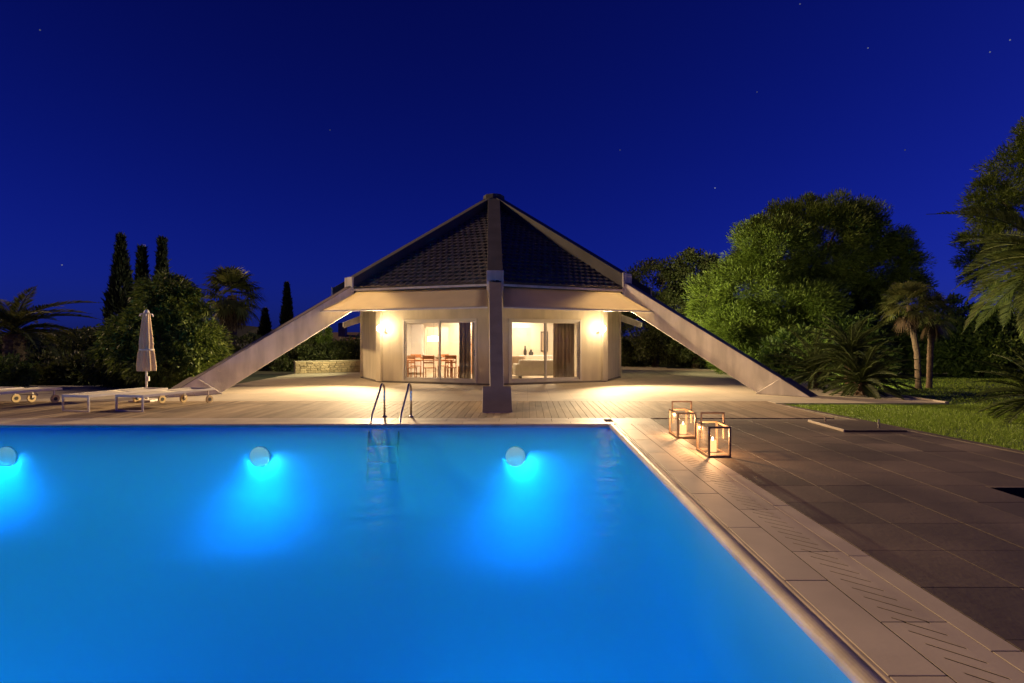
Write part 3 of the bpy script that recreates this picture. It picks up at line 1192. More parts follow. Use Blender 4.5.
sf = thing('sofa', 'pale cloth sofa seen from behind through the living room window', 'sofa', (.55, 22.0, .05), R(8))
MB().box(-.95, .95, -.42, .42, .12, .42).build('seat', M['sofa'], sf, bevel=.04)
MB().box(-.95, .95, -.44, -.2, .14, .74).build('backrest', M['sofa'], sf, bevel=.06)
for sx in (-1, 1):
    MB().box(sx * .98 - .11, sx * .98 + .11, -.44, .44, .12, .58).build('armrest', M['sofa'], sf, bevel=.05)
for sx in (-1, 1):
    MB().box(sx * .85 - .03, sx * .85 + .03, -.3, .3, 0, .12).build('leg', M['dark'], sf)
st = thing('side_table', 'small dark side table behind the glass beside the sofa', 'table', (-.85, 21.6, .05))
MB().lathe([(.2, .5), (.2, .53)], 18).build('tabletop', M['dark'], st)
MB().lathe([(.15, 0), (.15, .02), (.02, .03), (.02, .5)], 14).build('leg', M['dark'], st)
tl = thing('table_lamp', 'lit table lamp with white shade on the dark side table', 'lamp', (-.85, 21.6, .581))
MB().lathe([(.07, 0), (.07, .02), (.02, .04), (.02, .26)], 14).build('base', M['dark'], tl)
MB().lathe([(.17, .24), (.13, .5), (.01, .5)], 18).build('lamp_shade', M['shade'], tl)
pc = thing('picture', 'dark framed picture on the living room back wall', 'picture', (0.75, 24.985, 1.5))
MB().box(-.16, .16, -.015, .01, -.45, .45).build('frame', M['dark'], pc)
MB().box(-.12, .12, -.02, -.016, -.4, .4).build('canvas', M['curtain'], pc)
pc = thing('picture', 'small dark framed picture on the dining room back wall', 'picture', (-2.55, 24.985, 1.55))
MB().box(-.18, .18, -.015, .01, -.2, .2).build('frame', M['dark'], pc)
MB().box(-.13, .13, -.02, -.016, -.15, .15).build('canvas', M['sofa'], pc)

def bottle(loc, label, r, h, mat):
    v_ = MB()
    v_.lathe([(r * .8, 0), (r, h * .15), (r, h * .45), (r * .45, h * .7), (r * .4, h * .95), (r * .55, h)], 14)
    o_ = v_.build('vase', mat, smooth=True)
    o_.location = loc
    return tag(o_, label, 'vase')


cs = thing('console_table', 'white console table behind the sofa, carrying dark vases', 'table', (.35, 23.6, .05))
MB().box(-.7, .7, -.2, .2, .82, .87).build('tabletop', M['trim'], cs, bevel=.006)
for sx in (-1, 1):
    MB().box(sx * .62 - .03, sx * .62 + .03, -.17, .17, 0, .82).build('leg', M['trim'], cs, bevel=.004)
bottle((-.1, 23.55, .921), 'tall dark vase on the white console table', .07, .4, M['dark'])
bottle((.15, 23.6, .921), 'squat dark vase on the white console table', .1, .24, M['dark'])
bottle((.75, 23.6, .921), 'brown vase at the far end of the white console table', .08, .32, M['wood'])
flp = thing('floor_lamp', 'lit floor lamp with pale shade beside the brown curtain', 'lamp', (1.55, 22.6, .05))
MB().lathe([(.14, 0), (.14, .02), (.015, .03), (.015, 1.35)], 16).build('stand', M['dark'], flp)
MB().lathe([(.2, 1.3), (.15, 1.62), (.01, 1.62)], 18).build('lamp_shade', M['shade'], flp)
ar = thing('armchair', 'brown leather armchair in front of the living room doorway', 'armchair', (-.55, 23.0, .05), R(-20))
MB().box(-.36, .36, -.36, .36, .1, .42).build('seat', M['curtain'], ar, bevel=.05)
MB().box(-.36, .36, .2, .4, .12, .85).build('backrest', M['curtain'], ar, bevel=.06)
for sx in (-1, 1):
    MB().box(sx * .38 - .08, sx * .38 + .08, -.36, .38, .1, .58).build('armrest', M['curtain'], ar, bevel=.04)
bs = thing('bookshelf', 'open wooden bookshelf against the back wall of the dining room', 'bookshelf', (-2.0, 24.75, .05))
MB().box(-.45, .45, .18, .2, 0, 1.9).build('back_panel', M['wood'], bs)
for sx in (-1, 1):
    MB().box(sx * .46 - .02, sx * .46 + .02, -.18, .2, 0, 1.92).build('side_panel', M['wood'], bs)
for k in range(5):
    MB().box(-.44, .44, -.17, .18, .08 + k * .44, .11 + k * .44).build('shelf', M['wood'], bs)
bottle((-2.2, 24.7, .052 + .55), 'white vase on the bookshelf, lower shelf', .08, .28, M['trim'])
bottle((-1.85, 24.7, .052 + .99), 'dark vase on the bookshelf, upper shelf', .07, .3, M['dark'])
bw = thing('fruit_bowl', 'white fruit bowl on the dining table', 'bowl', (-3.55, 22.2, .791))
MB().lathe([(.06, 0), (.15, .06), (.17, .1), (.16, .1), (.05, .02)], 18).build('bowl', M['trim'], bw, smooth=True)

# ------------------------------------------------------------------ pool lights
for px, lab in ((8, 'round underwater lamp in the far pool wall, near the loungers'),
                (260.5, 'round underwater lamp in the far pool wall, between the loungers and the ladder'),
                (515.5, 'round underwater lamp in the far pool wall, below the front leg of the house')):
    x = (px - VX) / F_PX * 10
    pl = thing('pool_lamp', lab, 'pool lamp', (x, 9.998, -0.56), 0, 'underwater lamps in the pool wall')
    b = MB()
    nseg = 28
    def disc(r, y):
        return [(r * math.cos(2 * PI * k / nseg), y, r * math.sin(2 * PI * k / nseg)) for k in range(nseg)]
    MB().prism(disc(.182, 0), (0, -0.03, 0)).build('rim', M['trim'], pl)
    MB().prism(disc(.17, -.032), (0, -0.02, 0)).build('lens', M['pool_lens'], pl)
    sp = bpy.data.lights.new('lamp', 'AREA')
    sp.shape = 'DISK'
    sp.size = 0.32
    sp.energy = 150
    sp.color = (0.55, 0.92, 1.0)
    so = bpy.data.objects.new('lamp', sp)
    COL.objects.link(so)
    so.parent = pl
    so.location = (0, -.065, 0)
    so.rotation_euler = (R(62), 0, 0)       # down and out from the wall
    ws = bpy.data.lights.new('lamp', 'SPOT')  # added wash spot standing off the wall, for the glow below the lens
    ws.energy = 470
    ws.color = (0.5, 0.92, 1.0)
    ws.spot_size = R(125)
    ws.spot_blend = 1.0
    ws.shadow_soft_size = 0.35
    wo = bpy.data.objects.new('lamp', ws)
    COL.objects.link(wo)
    wo.parent = pl
    wo.location = (0, -.5, -.08)
    wo.rotation_euler = Vector((0, .3, -1)).to_track_quat('-Z', 'Y').to_euler()

for x in (-12.2, -8.1, -4.0, 0.1):  # unseen lamps added on the near side to brighten the water evenly
    pl = thing('pool_lamp', 'added unseen round underwater lamp in the near pool wall below the camera', 'pool lamp', (x, 1.002, -0.9), 0, 'added unseen underwater lamps in the near pool wall')
    MB().prism([(a_, -b_, c_) for a_, b_, c_ in disc(.2, 0)], (0, 0.03, 0)).build('rim', M['trim'], pl)
    MB().prism([(a_, .032, c_) for a_, b_, c_ in disc(.17, 0)], (0, 0.02, 0)).build('lens', M['pool_lens'], pl)
    so = bpy.data.objects.new('lamp', sp.copy())
    so.data.energy = 215
    so.data.spread = R(75)
    COL.objects.link(so)
    so.parent = pl
    so.location = (0, .12, 0)
    so.rotation_euler = (R(80), 0, PI)
    so.rotation_euler = Vector((0, 1, -.36)).to_track_quat('-Z', 'Y').to_euler()

# ------------------------------------------------------------------ pool ladder
ld = thing('pool_ladder', 'steel pool ladder with two curved handrails standing in the far edge of the water', 'ladder', (-2.58, 10.0, 0))
for x in (-.265, .265):
    pts = []
    pts.append((x, 1.08, 0.0))
    pts.append((x, 1.07, 0.40))
    for k in range(9):
        a = R(5 + 150 * k / 8)
        pts.append((x, .92 + .16 * math.cos(a) - .02 * k / 8, .5 + .17 * math.sin(a)))
    pts += [(x, .18, .16), (x, .02, -.12), (x, -.1, -.5), (x, -.1, -1.0)]
    MB().tube(pts, 0.02, 10).build('handrail', M['steel'], ld, smooth=True)
    MB().lathe([(.05, .001), (.048, .018), (.026, .03)], 16, (x, 1.08, 0)).build('flange', M['steel'], ld, smooth=True)
for z in (-.35, -.65, -.95):
    MB().box(-.25, .25, -.16, -.06, z - .012, z + .012).build('step', M['steel'], ld, bevel=.005)

# ------------------------------------------------------------------ lanterns
def lantern(loc, label, w=.27, dp=.5, h=.40, rz=0.0):
    t_ = thing('lantern', label, 'lantern', loc, rz, 'candle lanterns on the pool edge')
    r_ = .013
    fb = MB()
    xs, ys = (0.0, w), (0.0, dp)
    for x in xs:
        for y in ys:
            fb.box(x - r_, x + r_, y - r_, y + r_, 0.0, h)
    for z in (r_ + .001, h - r_ + .001):
        for x in xs:
            fb.box(x - r_ + .001, x + r_ - .001, ys[0] + r_, ys[1] - r_, z - r_, z + r_)
        for y in ys:
            fb.box(xs[0] + r_, xs[1] - r_, y - r_ + .001, y + r_ - .001, z - r_, z + r_)
    fb.build('frame', M['bronze'], t_, bevel=.002)
    MB().box(.014, w - .014, .014, dp - .014, .027, .033).build('base_plate', M['bronze'], t_)
    hb = MB()
    for x in (-.016, w + .016):
        hb.box(x - .009, x + .009, dp * .55 - .012, dp * .55 + .012, h * .5, h + .15)
    hb.box(-.007, w + .007, dp * .55 - .012, dp * .55 + .012, h + .131, h + .151)
    hb.build('handle', M['bronze'], t_)
    for x in xs:
        MB().box(x - .002, x + .002, .014, dp - .014, .028, h - .027).build('pane', M['lantern_glass'], t_)
    for y in ys:
        MB().box(.014, w - .014, y - .002, y + .002, .028, h - .027).build('pane', M['lantern_glass'], t_)
    return t_


def candle(loc, label, h=.15, energy=25):
    c_ = thing('candle', label, 'candle', loc, 0, 'lit candles in the lanterns')
    MB().lathe([(.05, 0), (.052, .01), (.05, h - .006), (.042, h), (.01, h - .008)], 20).build('wax', M['wax'], c_, smooth=True)
    MB().lathe([(.006, h - .006), (.015, h + .008), (.013, h + .022), (.003, h + .045)], 10).build('flame', M['flame'], c_, smooth=True)
    li = bpy.data.lights.new('lamp', 'POINT')
    li.energy = energy
    li.color = (1, .5, .2)
    li.shadow_soft_size = .02
    lo = bpy.data.objects.new('lamp', li)
    COL.objects.link(lo)
    lo.parent = c_
    lo.location = (0, 0, h + .085)


g1_ = G(709, 457.6)
lantern((g1_.x, g1_.y, .001), 'nearer wooden framed glass lantern with a lit candle, partly on the dark paving')
candle((g1_.x + .125, g1_.y + .24, .035), 'lit white candle inside the nearer lantern')
g2_ = G(678, 438.5)
lantern((g2_.x, g2_.y, .001), 'farther wooden framed glass lantern with a lit candle, close to the pool corner')
candle((g2_.x + .14, g2_.y + .22, .035), 'lit white candle inside the farther lantern')

# raised hatch slab with pins
hx0, hx1, hy0, hy1 = HATCH
ht = thing('floor_hatch', 'low square stone hatch standing proud of the dark paving near the lawn', 'hatch', (hx0, hy0, 0))
MB().box(0, hx1 - hx0, 0, hy1 - hy0, .002, .03).build('slab', M['slab'], ht, bevel=.006)
MB().box(-.03, -.002, -.01, hy1 - hy0 + .01, .002, .042).build('lit_edge_strip', M['coping'], ht, bevel=.004)  # paler stone stands in for the light on the hatch's left face
for x, y in ((.18, .95), (.72, .25), (.95, .62)):
    MB().lathe([(.018, .031), (.018, .12), (.012, .125)], 10, (x, y, 0)).build('pin', M['steel'], ht)

# ------------------------------------------------------------------ loungers
def lounger(loc, rz, label):
    t_ = thing('sun_lounger', label, 'sun lounger', loc, rz, 'white sun loungers on the deck')
    Ln, Wd, H = 1.95, .74, .36
    fb = MB()
    fb.box(-Wd / 2, -Wd / 2 + .035, 0, Ln, H - .055, H)
    fb.box(Wd / 2 - .035, Wd / 2, 0, Ln, H - .055, H)
    fb.box(-Wd / 2 + .035, Wd / 2 - .035, 0, .035, H - .054, H - .001)
    fb.box(-Wd / 2 + .035, Wd / 2 - .035, Ln - .035, Ln, H - .054, H - .001)
    fb.box(-Wd / 2 + .035, Wd / 2 - .035, Ln * .62, Ln * .62 + .03, H - .05, H - .02)
    fb.build('frame', M['white'], t_, bevel=.005)
    lb = MB()
    for s_ in (-1, 1):
        lb.box(s_ * (Wd / 2 - .0175) - .0175, s_ * (Wd / 2 - .0175) + .0175, .002, .036, .03, H - .056)
    lb.box(-Wd / 2, Wd / 2, .003, .035, 0, .03)
    lb.build('leg', M['white'], t_, bevel=.004)
    for s_ in (-1, 1):
        MB().box(s_ * (Wd / 2 - .02) - .012, s_ * (Wd / 2 - .02) + .012, Ln - .2, Ln - .17, .1, H - .056).build('leg', M['white'], t_)
        wb_ = MB()
        nseg = 20
        x0_ = s_ * (Wd / 2 + .012) - .018
        wb_.prism([(x0_, Ln - .185 + .1 * math.cos(2 * PI * k / nseg), .1 + .1 * math.sin(2 * PI * k / nseg)) for k in range(nseg)], (.036, 0, 0))
        wh = wb_.build('wheel', M['wheel'], t_, bevel=.004)
        MB().prism([(x0_ - .004, Ln - .185 + .045 * math.cos(2 * PI * k / nseg), .1 + .045 * math.sin(2 * PI * k / nseg)) for k in range(nseg)], (.044, 0, 0)).build('hub', M['rubber'], wh)
    for y0_, y1_, nm in ((.04, Ln * .61, 'seat'), (Ln * .635, Ln - .04, 'backrest')):
        sb = MB()
        nn_ = 8
        v_, f_ = [], []
        for a in range(nn_ + 1):
            for c in range(7):
                xx_ = -Wd / 2 + .036 + (Wd - .072) * c / 6
                v_.append((xx_, y0_ + (y1_ - y0_) * a / nn_, H - .012 - .018 * math.sin(PI * c / 6)))
        for a in range(nn_):
            for c in range(6):
                q_ = a * 7 + c
                f_.append((q_, q_ + 1, q_ + 8, q_ + 7))
        sb.add(v_, f_)
        so_ = sb.build(nm, M['sling'], t_, smooth=True)
        mm = so_.modifiers.new('thick', 'SOLIDIFY')
        mm.thickness = .006
    # back support bar
    MB().tube([(-.3, Ln * .7, H - .05), (-.3, Ln * .74, H - .14), (.3, Ln * .74, H - .14), (.3, Ln * .7, H - .05)], .01, 6).build('back_support', M['white'], t_)
    return t_


lg = lounger((-9.67, 11.9, 0), R(-14), 'white sun lounger beside the one with the parasol behind it, farther from the house')
dup(lg, (-8.52, 11.9, 0), R(-14), 'white sun lounger in front of the folded parasol, nearest to the house leg')
dup(lg, (-12.35, 12.0, 0), R(-14), 'white sun lounger left of the close pair, its wheel end beside the palm side shrubs')
dup(lg, (-13.4, 12.1, 0), R(-14), 'white sun lounger farthest left, only its far wheel end in the frame')

# ------------------------------------------------------------------ folded parasol
pp = W(146.5, 400, 14.0)
um = thing('folded_parasol', 'closed beige parasol on a white pole behind the loungers', 'parasol', (pp.x, 14.0, 0.001))
MB().box(-.27, .27, -.27, .27, 0, .05).build('base', M['white'], um, bevel=.01)
MB().lathe([(.04, .05), (.035, .3), (.024, .31), (.022, 2.2)], 14).build('pole', M['white'], um, smooth=False)
b = MB()
nz_, na = 26, 48
vs, fs = [], []
rr = random.Random(3)
for k in range(nz_ + 1):
    f = k / nz_
    z = .76 + (2.22 - .76) * f
    r0 = .2 * (1 - .62 * f)
    if f < .06:
        r0 *= .93 + f
    if abs(f - .38) < .05:
        r0 *= .93
    for a in range(na):
        t_ = 2 * PI * a / na
        fold = 1 + .20 * math.sin(8 * t_ + .5 * math.sin(3 * f) + .8 * f) * (1 - .5 * f) + .05 * math.sin(3 * t_ + 4 * f)
        vs.append((r0 * fold * math.cos(t_), r0 * fold * math.sin(t_), z))
for k in range(nz_):
    for a in range(na):
        a2 = (a + 1) % na
        fs.append((k * na + a, k * na + a2, (k + 1) * na + a2, (k + 1) * na + a))
fs.append(tuple(range(nz_ * na, (nz_ + 1) * na)))
b.add(vs, fs)
b.build('canopy', M['parasol'], um, smooth=True)
MB().lathe([(.155, 1.27), (.168, 1.275), (.165, 1.31), (.15, 1.315)], 24).build('strap', M['sling'], um, smooth=True)
b = MB()
b.lathe([(.05, 2.2), (.07, 2.22), (.05, 2.27), (.02, 2.3)], 12)
for k in range(6):
    a = k * PI / 3
    b.tube([(0.03 * math.cos(a), .03 * math.sin(a), 2.2), (.14 * math.cos(a), .14 * math.sin(a), 2.19), (.16 * math.cos(a), .16 * math.sin(a), 2.13)], .011, 6)
b.build('finial', M['white'], um)
MB().box(.02, .07, -.03, .03, .5, .62).build('crank', M['white'], um, bevel=.01)

# ------------------------------------------------------------------ vegetation
def unit(v):
    return v / np.maximum(np.linalg.norm(v, axis=1, keepdims=True), 1e-6)


def leaves(P, D, ln, wd, jitter=.6, shape='quad'):
    """leaf blades at P pointing roughly along D; quads (rhombus) returned (n,4,3)"""
    n = len(P)
    d = unit(D + RNG.normal(0, jitter, (n, 3)))
    a = unit(np.cross(d, RNG.normal(0, 1, (n, 3))))
    l_ = ln * RNG.uniform(.65, 1.25, (n, 1))
    w_ = wd * RNG.uniform(.7, 1.2, (n, 1)) * .5
    mid = P + d * l_ * .45
    tip = P + d * l_
    return np.stack([P, mid - a * w_, tip, mid + a * w_], 1)


def lobes_cloud(lobes, nclump, per, rc, shell=.35, droop=0.0):
    """points in clumps near the surface of ellipsoid lobes -> positions and outward directions"""
    lobes = [(np.array(c, float), np.array(r, float)) for c, r in lobes]
    wts = np.array([r[0] * r[2] for _, r in lobes])
    wts = wts / wts.sum()
    P, D = [], []
    for (c, r), w in zip(lobes, wts):
        k = max(6, int(nclump * w))
        u = unit(RNG.normal(0, 1, (k, 3)))
        rad = 1 - shell * RNG.random((k, 1)) ** 1.5
        rad *= RNG.uniform(.88, 1.1, (k, 1))
        cc = c + u * r * rad
        # drop the clumps deep inside another lobe
        keep = np.ones(k, bool)
        for c2, r2 in lobes:
            if c2 is c:
                continue
            keep &= (((cc - c2) / (r2 * .72)) ** 2).sum(1) > 1
        cc, u2 = cc[keep], u[keep]
        k = len(cc)
        q = RNG.normal(0, 1, (k, per, 3))
        q = q / np.linalg.norm(q, axis=2, keepdims=True) * (RNG.random((k, per, 1)) ** .45)
        size = rc * RNG.uniform(.6, 1.35, (k, 1, 1))
        pts = cc[:, None, :] + q * size * np.array([1, 1, .8])
        dirs = q * .8 + u2[:, None, :] * .7 + np.array([0, 0, .25 - droop])
        P.append(pts.reshape(-1, 3))
        D.append(dirs.reshape(-1, 3))
    return np.concatenate(P), np.concatenate(D)


def trunk_mesh(base, top, r0, r1, bend=.15, n=7, rng=random):
    b_ = MB()
    pts, rs = [], []
    ox, oy = rng.uniform(-bend, bend), rng.uniform(-bend, bend)
    for k in range(n + 1):
        f = k / n
        p_ = Vector(base).lerp(Vector(top), f) + Vector((ox, oy, 0)) * math.sin(PI * f)
        pts.append(p_)
        rs.append((r0 * (1 - f) + r1 * f) * (1.35 if k == 0 else 1))
    b_.tube(pts, rs, 10)
    return b_


def tree(name, label, cat, base, lobes, nclump, per, rc, leaf, mat, trunk=None, group=None, jitter=.6, shell=.35, limbs=0, droop=0.0, sink=.08):
    """lobes given in world coordinates relative to the base"""
    t_ = thing(name, label, cat, base, 0, group)
    P, D = lobes_cloud(lobes, nclump, per, rc, shell, droop)
    k = P[:, 2] > .02
    V = leaves(P[k], D[k], leaf[0], leaf[1], jitter)
    np_mesh('crown', V, 4, mat, t_)
    if trunk:
        h, r0, r1 = trunk
        rg = random.Random(int(abs(base[0]) * 100))
        b_ = trunk_mesh((0, 0, -sink), (rg.uniform(-.2, .2), rg.uniform(-.2, .2), h), r0, r1, .12, rng=rg)
        for i_ in range(limbs):
            c_, r_ = lobes[i_ % len(lobes)]
            st_ = Vector((0, 0, h * rg.uniform(.45, .9)))
            en = Vector(c_) + Vector((rg.uniform(-.4, .4) * r_[0], rg.uniform(-.4, .4) * r_[1], rg.uniform(-.3, .3) * r_[2]))
            mid = st_.lerp(en, .5) + Vector((rg.uniform(-.3, .3), rg.uniform(-.3, .3), rg.uniform(-.1, .3)))
            b_.tube([st_, mid, en], [r1 * .8, r1 * .5, r1 * .2], 7)
        b_.build('trunk', M['bark'], t_, smooth=True)
    return t_


def rel(px, py, y, base, rpx, ry=None, rz=None):
    """a lobe from the place it has in the picture at distance y"""
    p_ = W(px, py, y) - Vector(base)
    rx = rpx / F_PX * y
    return (tuple(p_), (rx, ry if ry else rx, rz / F_PX * y if rz else rx))


# the big umbrella pine
yb = 28.0
base = (W(797, 0, yb).x, yb, -.07)
lob = [rel(801, 250, yb, base, 62, rz=46), rel(755, 290, yb - .8, base, 44, rz=34), rel(736, 330, yb - 1.2, base, 28, rz=24), rel(770, 338, yb - 1.6, base, 34, rz=24),
       rel(845, 245, yb + .6, base, 50, rz=40), rel(880, 270, yb + .5, base, 34, rz=30), rel(845, 300, yb + .8, base, 42, rz=24), rel(770, 255, yb - 1.5, base, 38, rz=34),
       rel(800, 305, yb - 1.8, base, 40, rz=24), rel(905, 285, yb + .6, base, 16, rz=14), rel(715, 300, yb - .6, base, 22, rz=22), rel(822, 225, yb, base, 44, rz=22), rel(740, 362, yb - 1.8, base, 22, rz=10)]
tree('umbrella_pine', 'big broad umbrella pine with the brightest green crown beside the house', 'tree', base, lob, 1250, 330, .52, (.2, .034), M['pine'], (4.2, .28, .2), None, .3, .42, limbs=12)
# two leaning stems showing under the crown
t_ = [o for o in bpy.data.objects if o.name.startswith('umbrella_pine')][0]
b = MB()
b.tube([(.1, .1, 0), (.45, .1, 1.5), (1.0, .2, 3.0), (1.3, .3, 4.5)], [.2, .16, .13, .08], 9)
b.tube([(-.1, 0, 0), (-.7, -.3, 1.6), (-1.6, -.6, 3.2)], [.18, .14, .08], 9)
b.build('limb', M['bark'], t_, smooth=True)

# dark broad trees beyond the terrace, between house and pine
for (px, Y, lobs, lab, n_) in (
        (655, 33, [(655, 285, 34, 24), (640, 300, 26, 30), (672, 300, 30, 34), (650, 335, 40, 24), (625, 330, 22, 26)], 'dark broad tree just beyond the house corner, lower half faintly lit', 420),
        (695, 31, [(695, 275, 26, 24), (690, 305, 32, 30), (700, 335, 34, 26), (670, 340, 30, 20), (712, 300, 18, 30)], 'dark tree with pointed top between the house side trees and the umbrella pine', 420)):
    base = (W(px, 0, Y).x, Y, -.07)
    lob = [rel(a, b_, Y + RNG.uniform(-.6, .6), base, r_, rz=z_) for a, b_, r_, z_ in lobs]
    tree('broadleaf_tree', lab, 'tree', base, lob, n_, 110, .42, (.17, .08), M['dkleaf'], (3.2, .2, .1), 'trees beyond the terrace', .8, .45, limbs=8)

# hedge shrubs along the back of the right-hand lawn
hed = [(628, 360, 30, 34, 'low'), (668, 358, 32, 36, ''), (705, 362, 30, 34, ''), (742, 362, 28, 30, '')]
names_h = ['dense shrub at the foot of the trees, right beside the house corner', 'dense shrub under the dark trees, midway between house and sloping leg',
           'dense shrub behind the upper part of the right sloping leg', 'dense shrub behind the lower end of the right sloping leg']
for (px, py, rp_, Y, _), lab in zip(hed, names_h):
    base = (W(px, 0, Y).x, Y, -.07)
    lob = [((0, 0, .7), (1.6, 1.1, .8)), ((.8, -.2, .5), (1.0, .9, .6)), ((-.8, .1, .55), (1.0, .9, .7))]
    tree('shrub', lab, 'shrub', base, lob, 150, 90, .34, (.15, .07), M['dkleaf'], None, 'shrubs along the back of the garden', .8, .5)
hed2 = [(800, 345, 22, 1.5, 2.0), (840, 330, 25, 2.0, 2.9), (878, 335, 27, 1.9, 2.7), (905, 318, 28, 2.0, 3.4), (948, 312, 27, 2.2, 3.6), (985, 325, 25, 2.2, 3.0), (1020, 318, 24, 2.2, 3.4), (1060, 320, 24, 2.2, 3.4)]
names2 = ['dense dark shrub behind the cycads, nearest the pine trunk', 'tall dense shrub right behind the cycad crowns', 'tall dense shrub between the cycads and the small fan palms',
          'tallest dense shrub directly behind the taller fan palm', 'broad dense shrub just right of the small fan palms', 'dense shrub behind the lawn under the date palm fronds',
          'dense shrub at the frame edge behind the date palm', 'dense shrub beyond the frame edge behind the date palm']
for (px, py, Y, rx, h), lab in zip(hed2, names2):
    base = (W(px, 0, Y).x, Y, -.07)
    lob = [((0, 0, h * .5), (rx * .8, 1.2, h * .5)), ((rx * .5, -.3, h * .32), (rx * .6, 1.0, h * .34)), ((-rx * .5, -.2, h * .36), (rx * .6, 1.0, h * .36)), ((rx * .1, -.6, h * .25), (rx * .9, 1.0, h * .26))]
    tree('shrub', lab, 'shrub', base, lob, 230, 90, .36, (.2, .075), M['laurel'], (h * .5, .08, .04), 'shrubs along the back of the garden', .8, .5)

# tall dark pine behind at the right frame edge
Y = 26
base = (W(1040, 0, Y).x, Y, -.07)
lob = [rel(1035, 170, Y, base, 42, rz=30), rel(1000, 200, Y, base, 26, rz=26), rel(1030, 220, Y, base, 50, rz=34), rel(985, 250, Y, base, 22, rz=24), rel(1020, 270, Y, base, 46, rz=30), rel(1040, 140, Y, base, 24, rz=22)]
tree('pine_tree', 'tall dark pine at the frame edge behind the date palm', 'tree', base, lob, 520, 120, .4, (.26, .035), M['pine'], (6.5, .25, .15), None, .55, .5, limbs=8)

# round clipped tree on the left
Y = 18.2
base = (W(163, 0, Y).x, Y, -.05)
lob = [rel(172, 325, Y, base, 34, rz=46), rel(160, 345, Y - .4, base, 44, rz=40), rel(190, 352, Y - .3, base, 32, rz=34), rel(138, 350, Y, base, 32, rz=36), rel(118, 366, Y + .3, base, 20, rz=22), rel(166, 302, Y + .2, base, 26, rz=24), rel(178, 366, Y - .7, base, 40, rz=22)]
tree('round_tree', 'big rounded leafy tree behind the folded parasol', 'tree', base, lob, 1100, 95, .24, (.17, .05), M['roundleaf'], (1.6, .16, .1), None, .5, .4, limbs=6, droop=.9)

# cypresses
def cypress(px, ptop, Y, wpx, label):
    base_ = (W(px, 0, Y).x, Y, -.1)
    h = W(px, ptop, Y).z + .1
    r = wpx / F_PX * Y / 2
    n_ = 5200
    f = RNG.random(n_) ** .8
    prof_ = np.interp(f, [0, .08, .3, .55, .75, .9, 1], [.6, .9, 1, .72, .4, .13, .01])
    th = RNG.uniform(0, 2 * PI, n_)
    lump = 1 + .18 * np.sin(th * 3 + f * 17) + .12 * np.sin(th * 5 - f * 31)
    rad = r * prof_ * lump * np.sqrt(RNG.uniform(.45, 1, n_))
    P = np.stack([rad * np.cos(th), rad * np.sin(th), f * h * .97], 1)
    D = np.stack([np.cos(th) * .5, np.sin(th) * .5, np.full(n_, 1.2)], 1)
    t2 = thing('cypress', label, 'tree', base_, 0, 'slim dark cypresses')
    np_mesh('crown', leaves(P, D, .34, .09, .3), 4, M['cypress'], t2)
    MB().tube([(0, 0, 0), (0, 0, h * .6)], [.12, .05], 8).build('trunk', M['bark'], t2)


cypress(121, 235, 26, 26, 'tallest and widest dark cypress, left of the round tree')
cypress(142, 247, 27, 15, 'thin ragged cypress, the middle one above the round tree')
cypress(162, 238, 27, 15, 'thin cypress rising behind the top of the round tree')
cypress(287, 283, 42, 13, 'slim cypress standing alone above the left sloping leg')
cypress(265, 310, 42, 13, 'short cypress between the fan palm and the slim lone cypress')

# dark shrubs and trees on the left background
lb_ = [(10, 350, 30, 2.6, 1.9, 'low dark shrub behind the date palm trunk'), (45, 345, 32, 3.0, 2.0, 'dark shrub under the arching date palm fronds'),
       (85, 340, 32, 2.6, 2.3, 'dark shrub between the date palm and the tallest cypress'), (112, 345, 28, 2.4, 2.0, 'dark shrub at the foot of the tallest cypress'),
       (38, 372, 21.5, 1.3, 1.0, 'low dark shrub just behind the loungers, nearer the date palm'), (66, 372, 22, 1.3, .95, 'low dark shrub between the date palm and the round tree'), (90, 372, 21, 1.2, 1.0, 'low dark shrub at the edge of the round tree'),
       (250, 350, 34, 2.6, 1.9, 'dark shrub under the big fan palm'), (285, 348, 31, 1.9, 1.6, 'shrub just before the near end of the low stone wall'),
       (312, 345, 30, 1.7, 1.7, 'shrub behind the free end of the low stone wall'), (335, 345, 31, 1.7, 1.6, 'shrub behind the middle of the low stone wall'),
       (358, 343, 31, 1.7, 1.8, 'shrub behind the low stone wall, touching the house corner')]
for (px, py, Y, rx, h, lab) in lb_:
    base = (W(px, 0, Y).x, Y, -.1)
    lob = [((0, 0, h * .5), (rx * .7, 1.2, h * .52)), ((rx * .5, -.3, h * .35), (rx * .6, 1.0, h * .4)), ((-rx * .5, -.2, h * .36), (rx * .6, 1.0, h * .42))]
    tree('shrub', lab, 'shrub', base, lob, 170, 80, .34, (.17, .08), M['dkleaf'], None, 'dark shrubs of the far garden', .8, .5)
Y = 17.6
base = (W(4, 0, Y).x, Y, -.02)
tree('shrub', 'near green shrub by the date palm trunk, behind the loungers', 'shrub', base, [((0, 0, .45), (.9, .6, .5)), ((-.5, 0, .4), (.6, .5, .5))], 90, 80, .22, (.15, .05), M['laurel'], None, None, .8, .5)
# slim pale conifer beyond the stone wall
Y = 30
base = (W(324, 0, Y).x, Y, -.1)
tree('conifer', 'small pale green conifer above the low stone wall', 'tree', base, [((0, 0, 1.2), (.5, .5, .9)), ((0, 0, 1.9), (.32, .32, .6)), ((.05, 0, 2.4), (.16, .16, .35))], 70, 70, .2, (.14, .05), M['laurel'], (1.5, .06, .03), None, .8, .5)


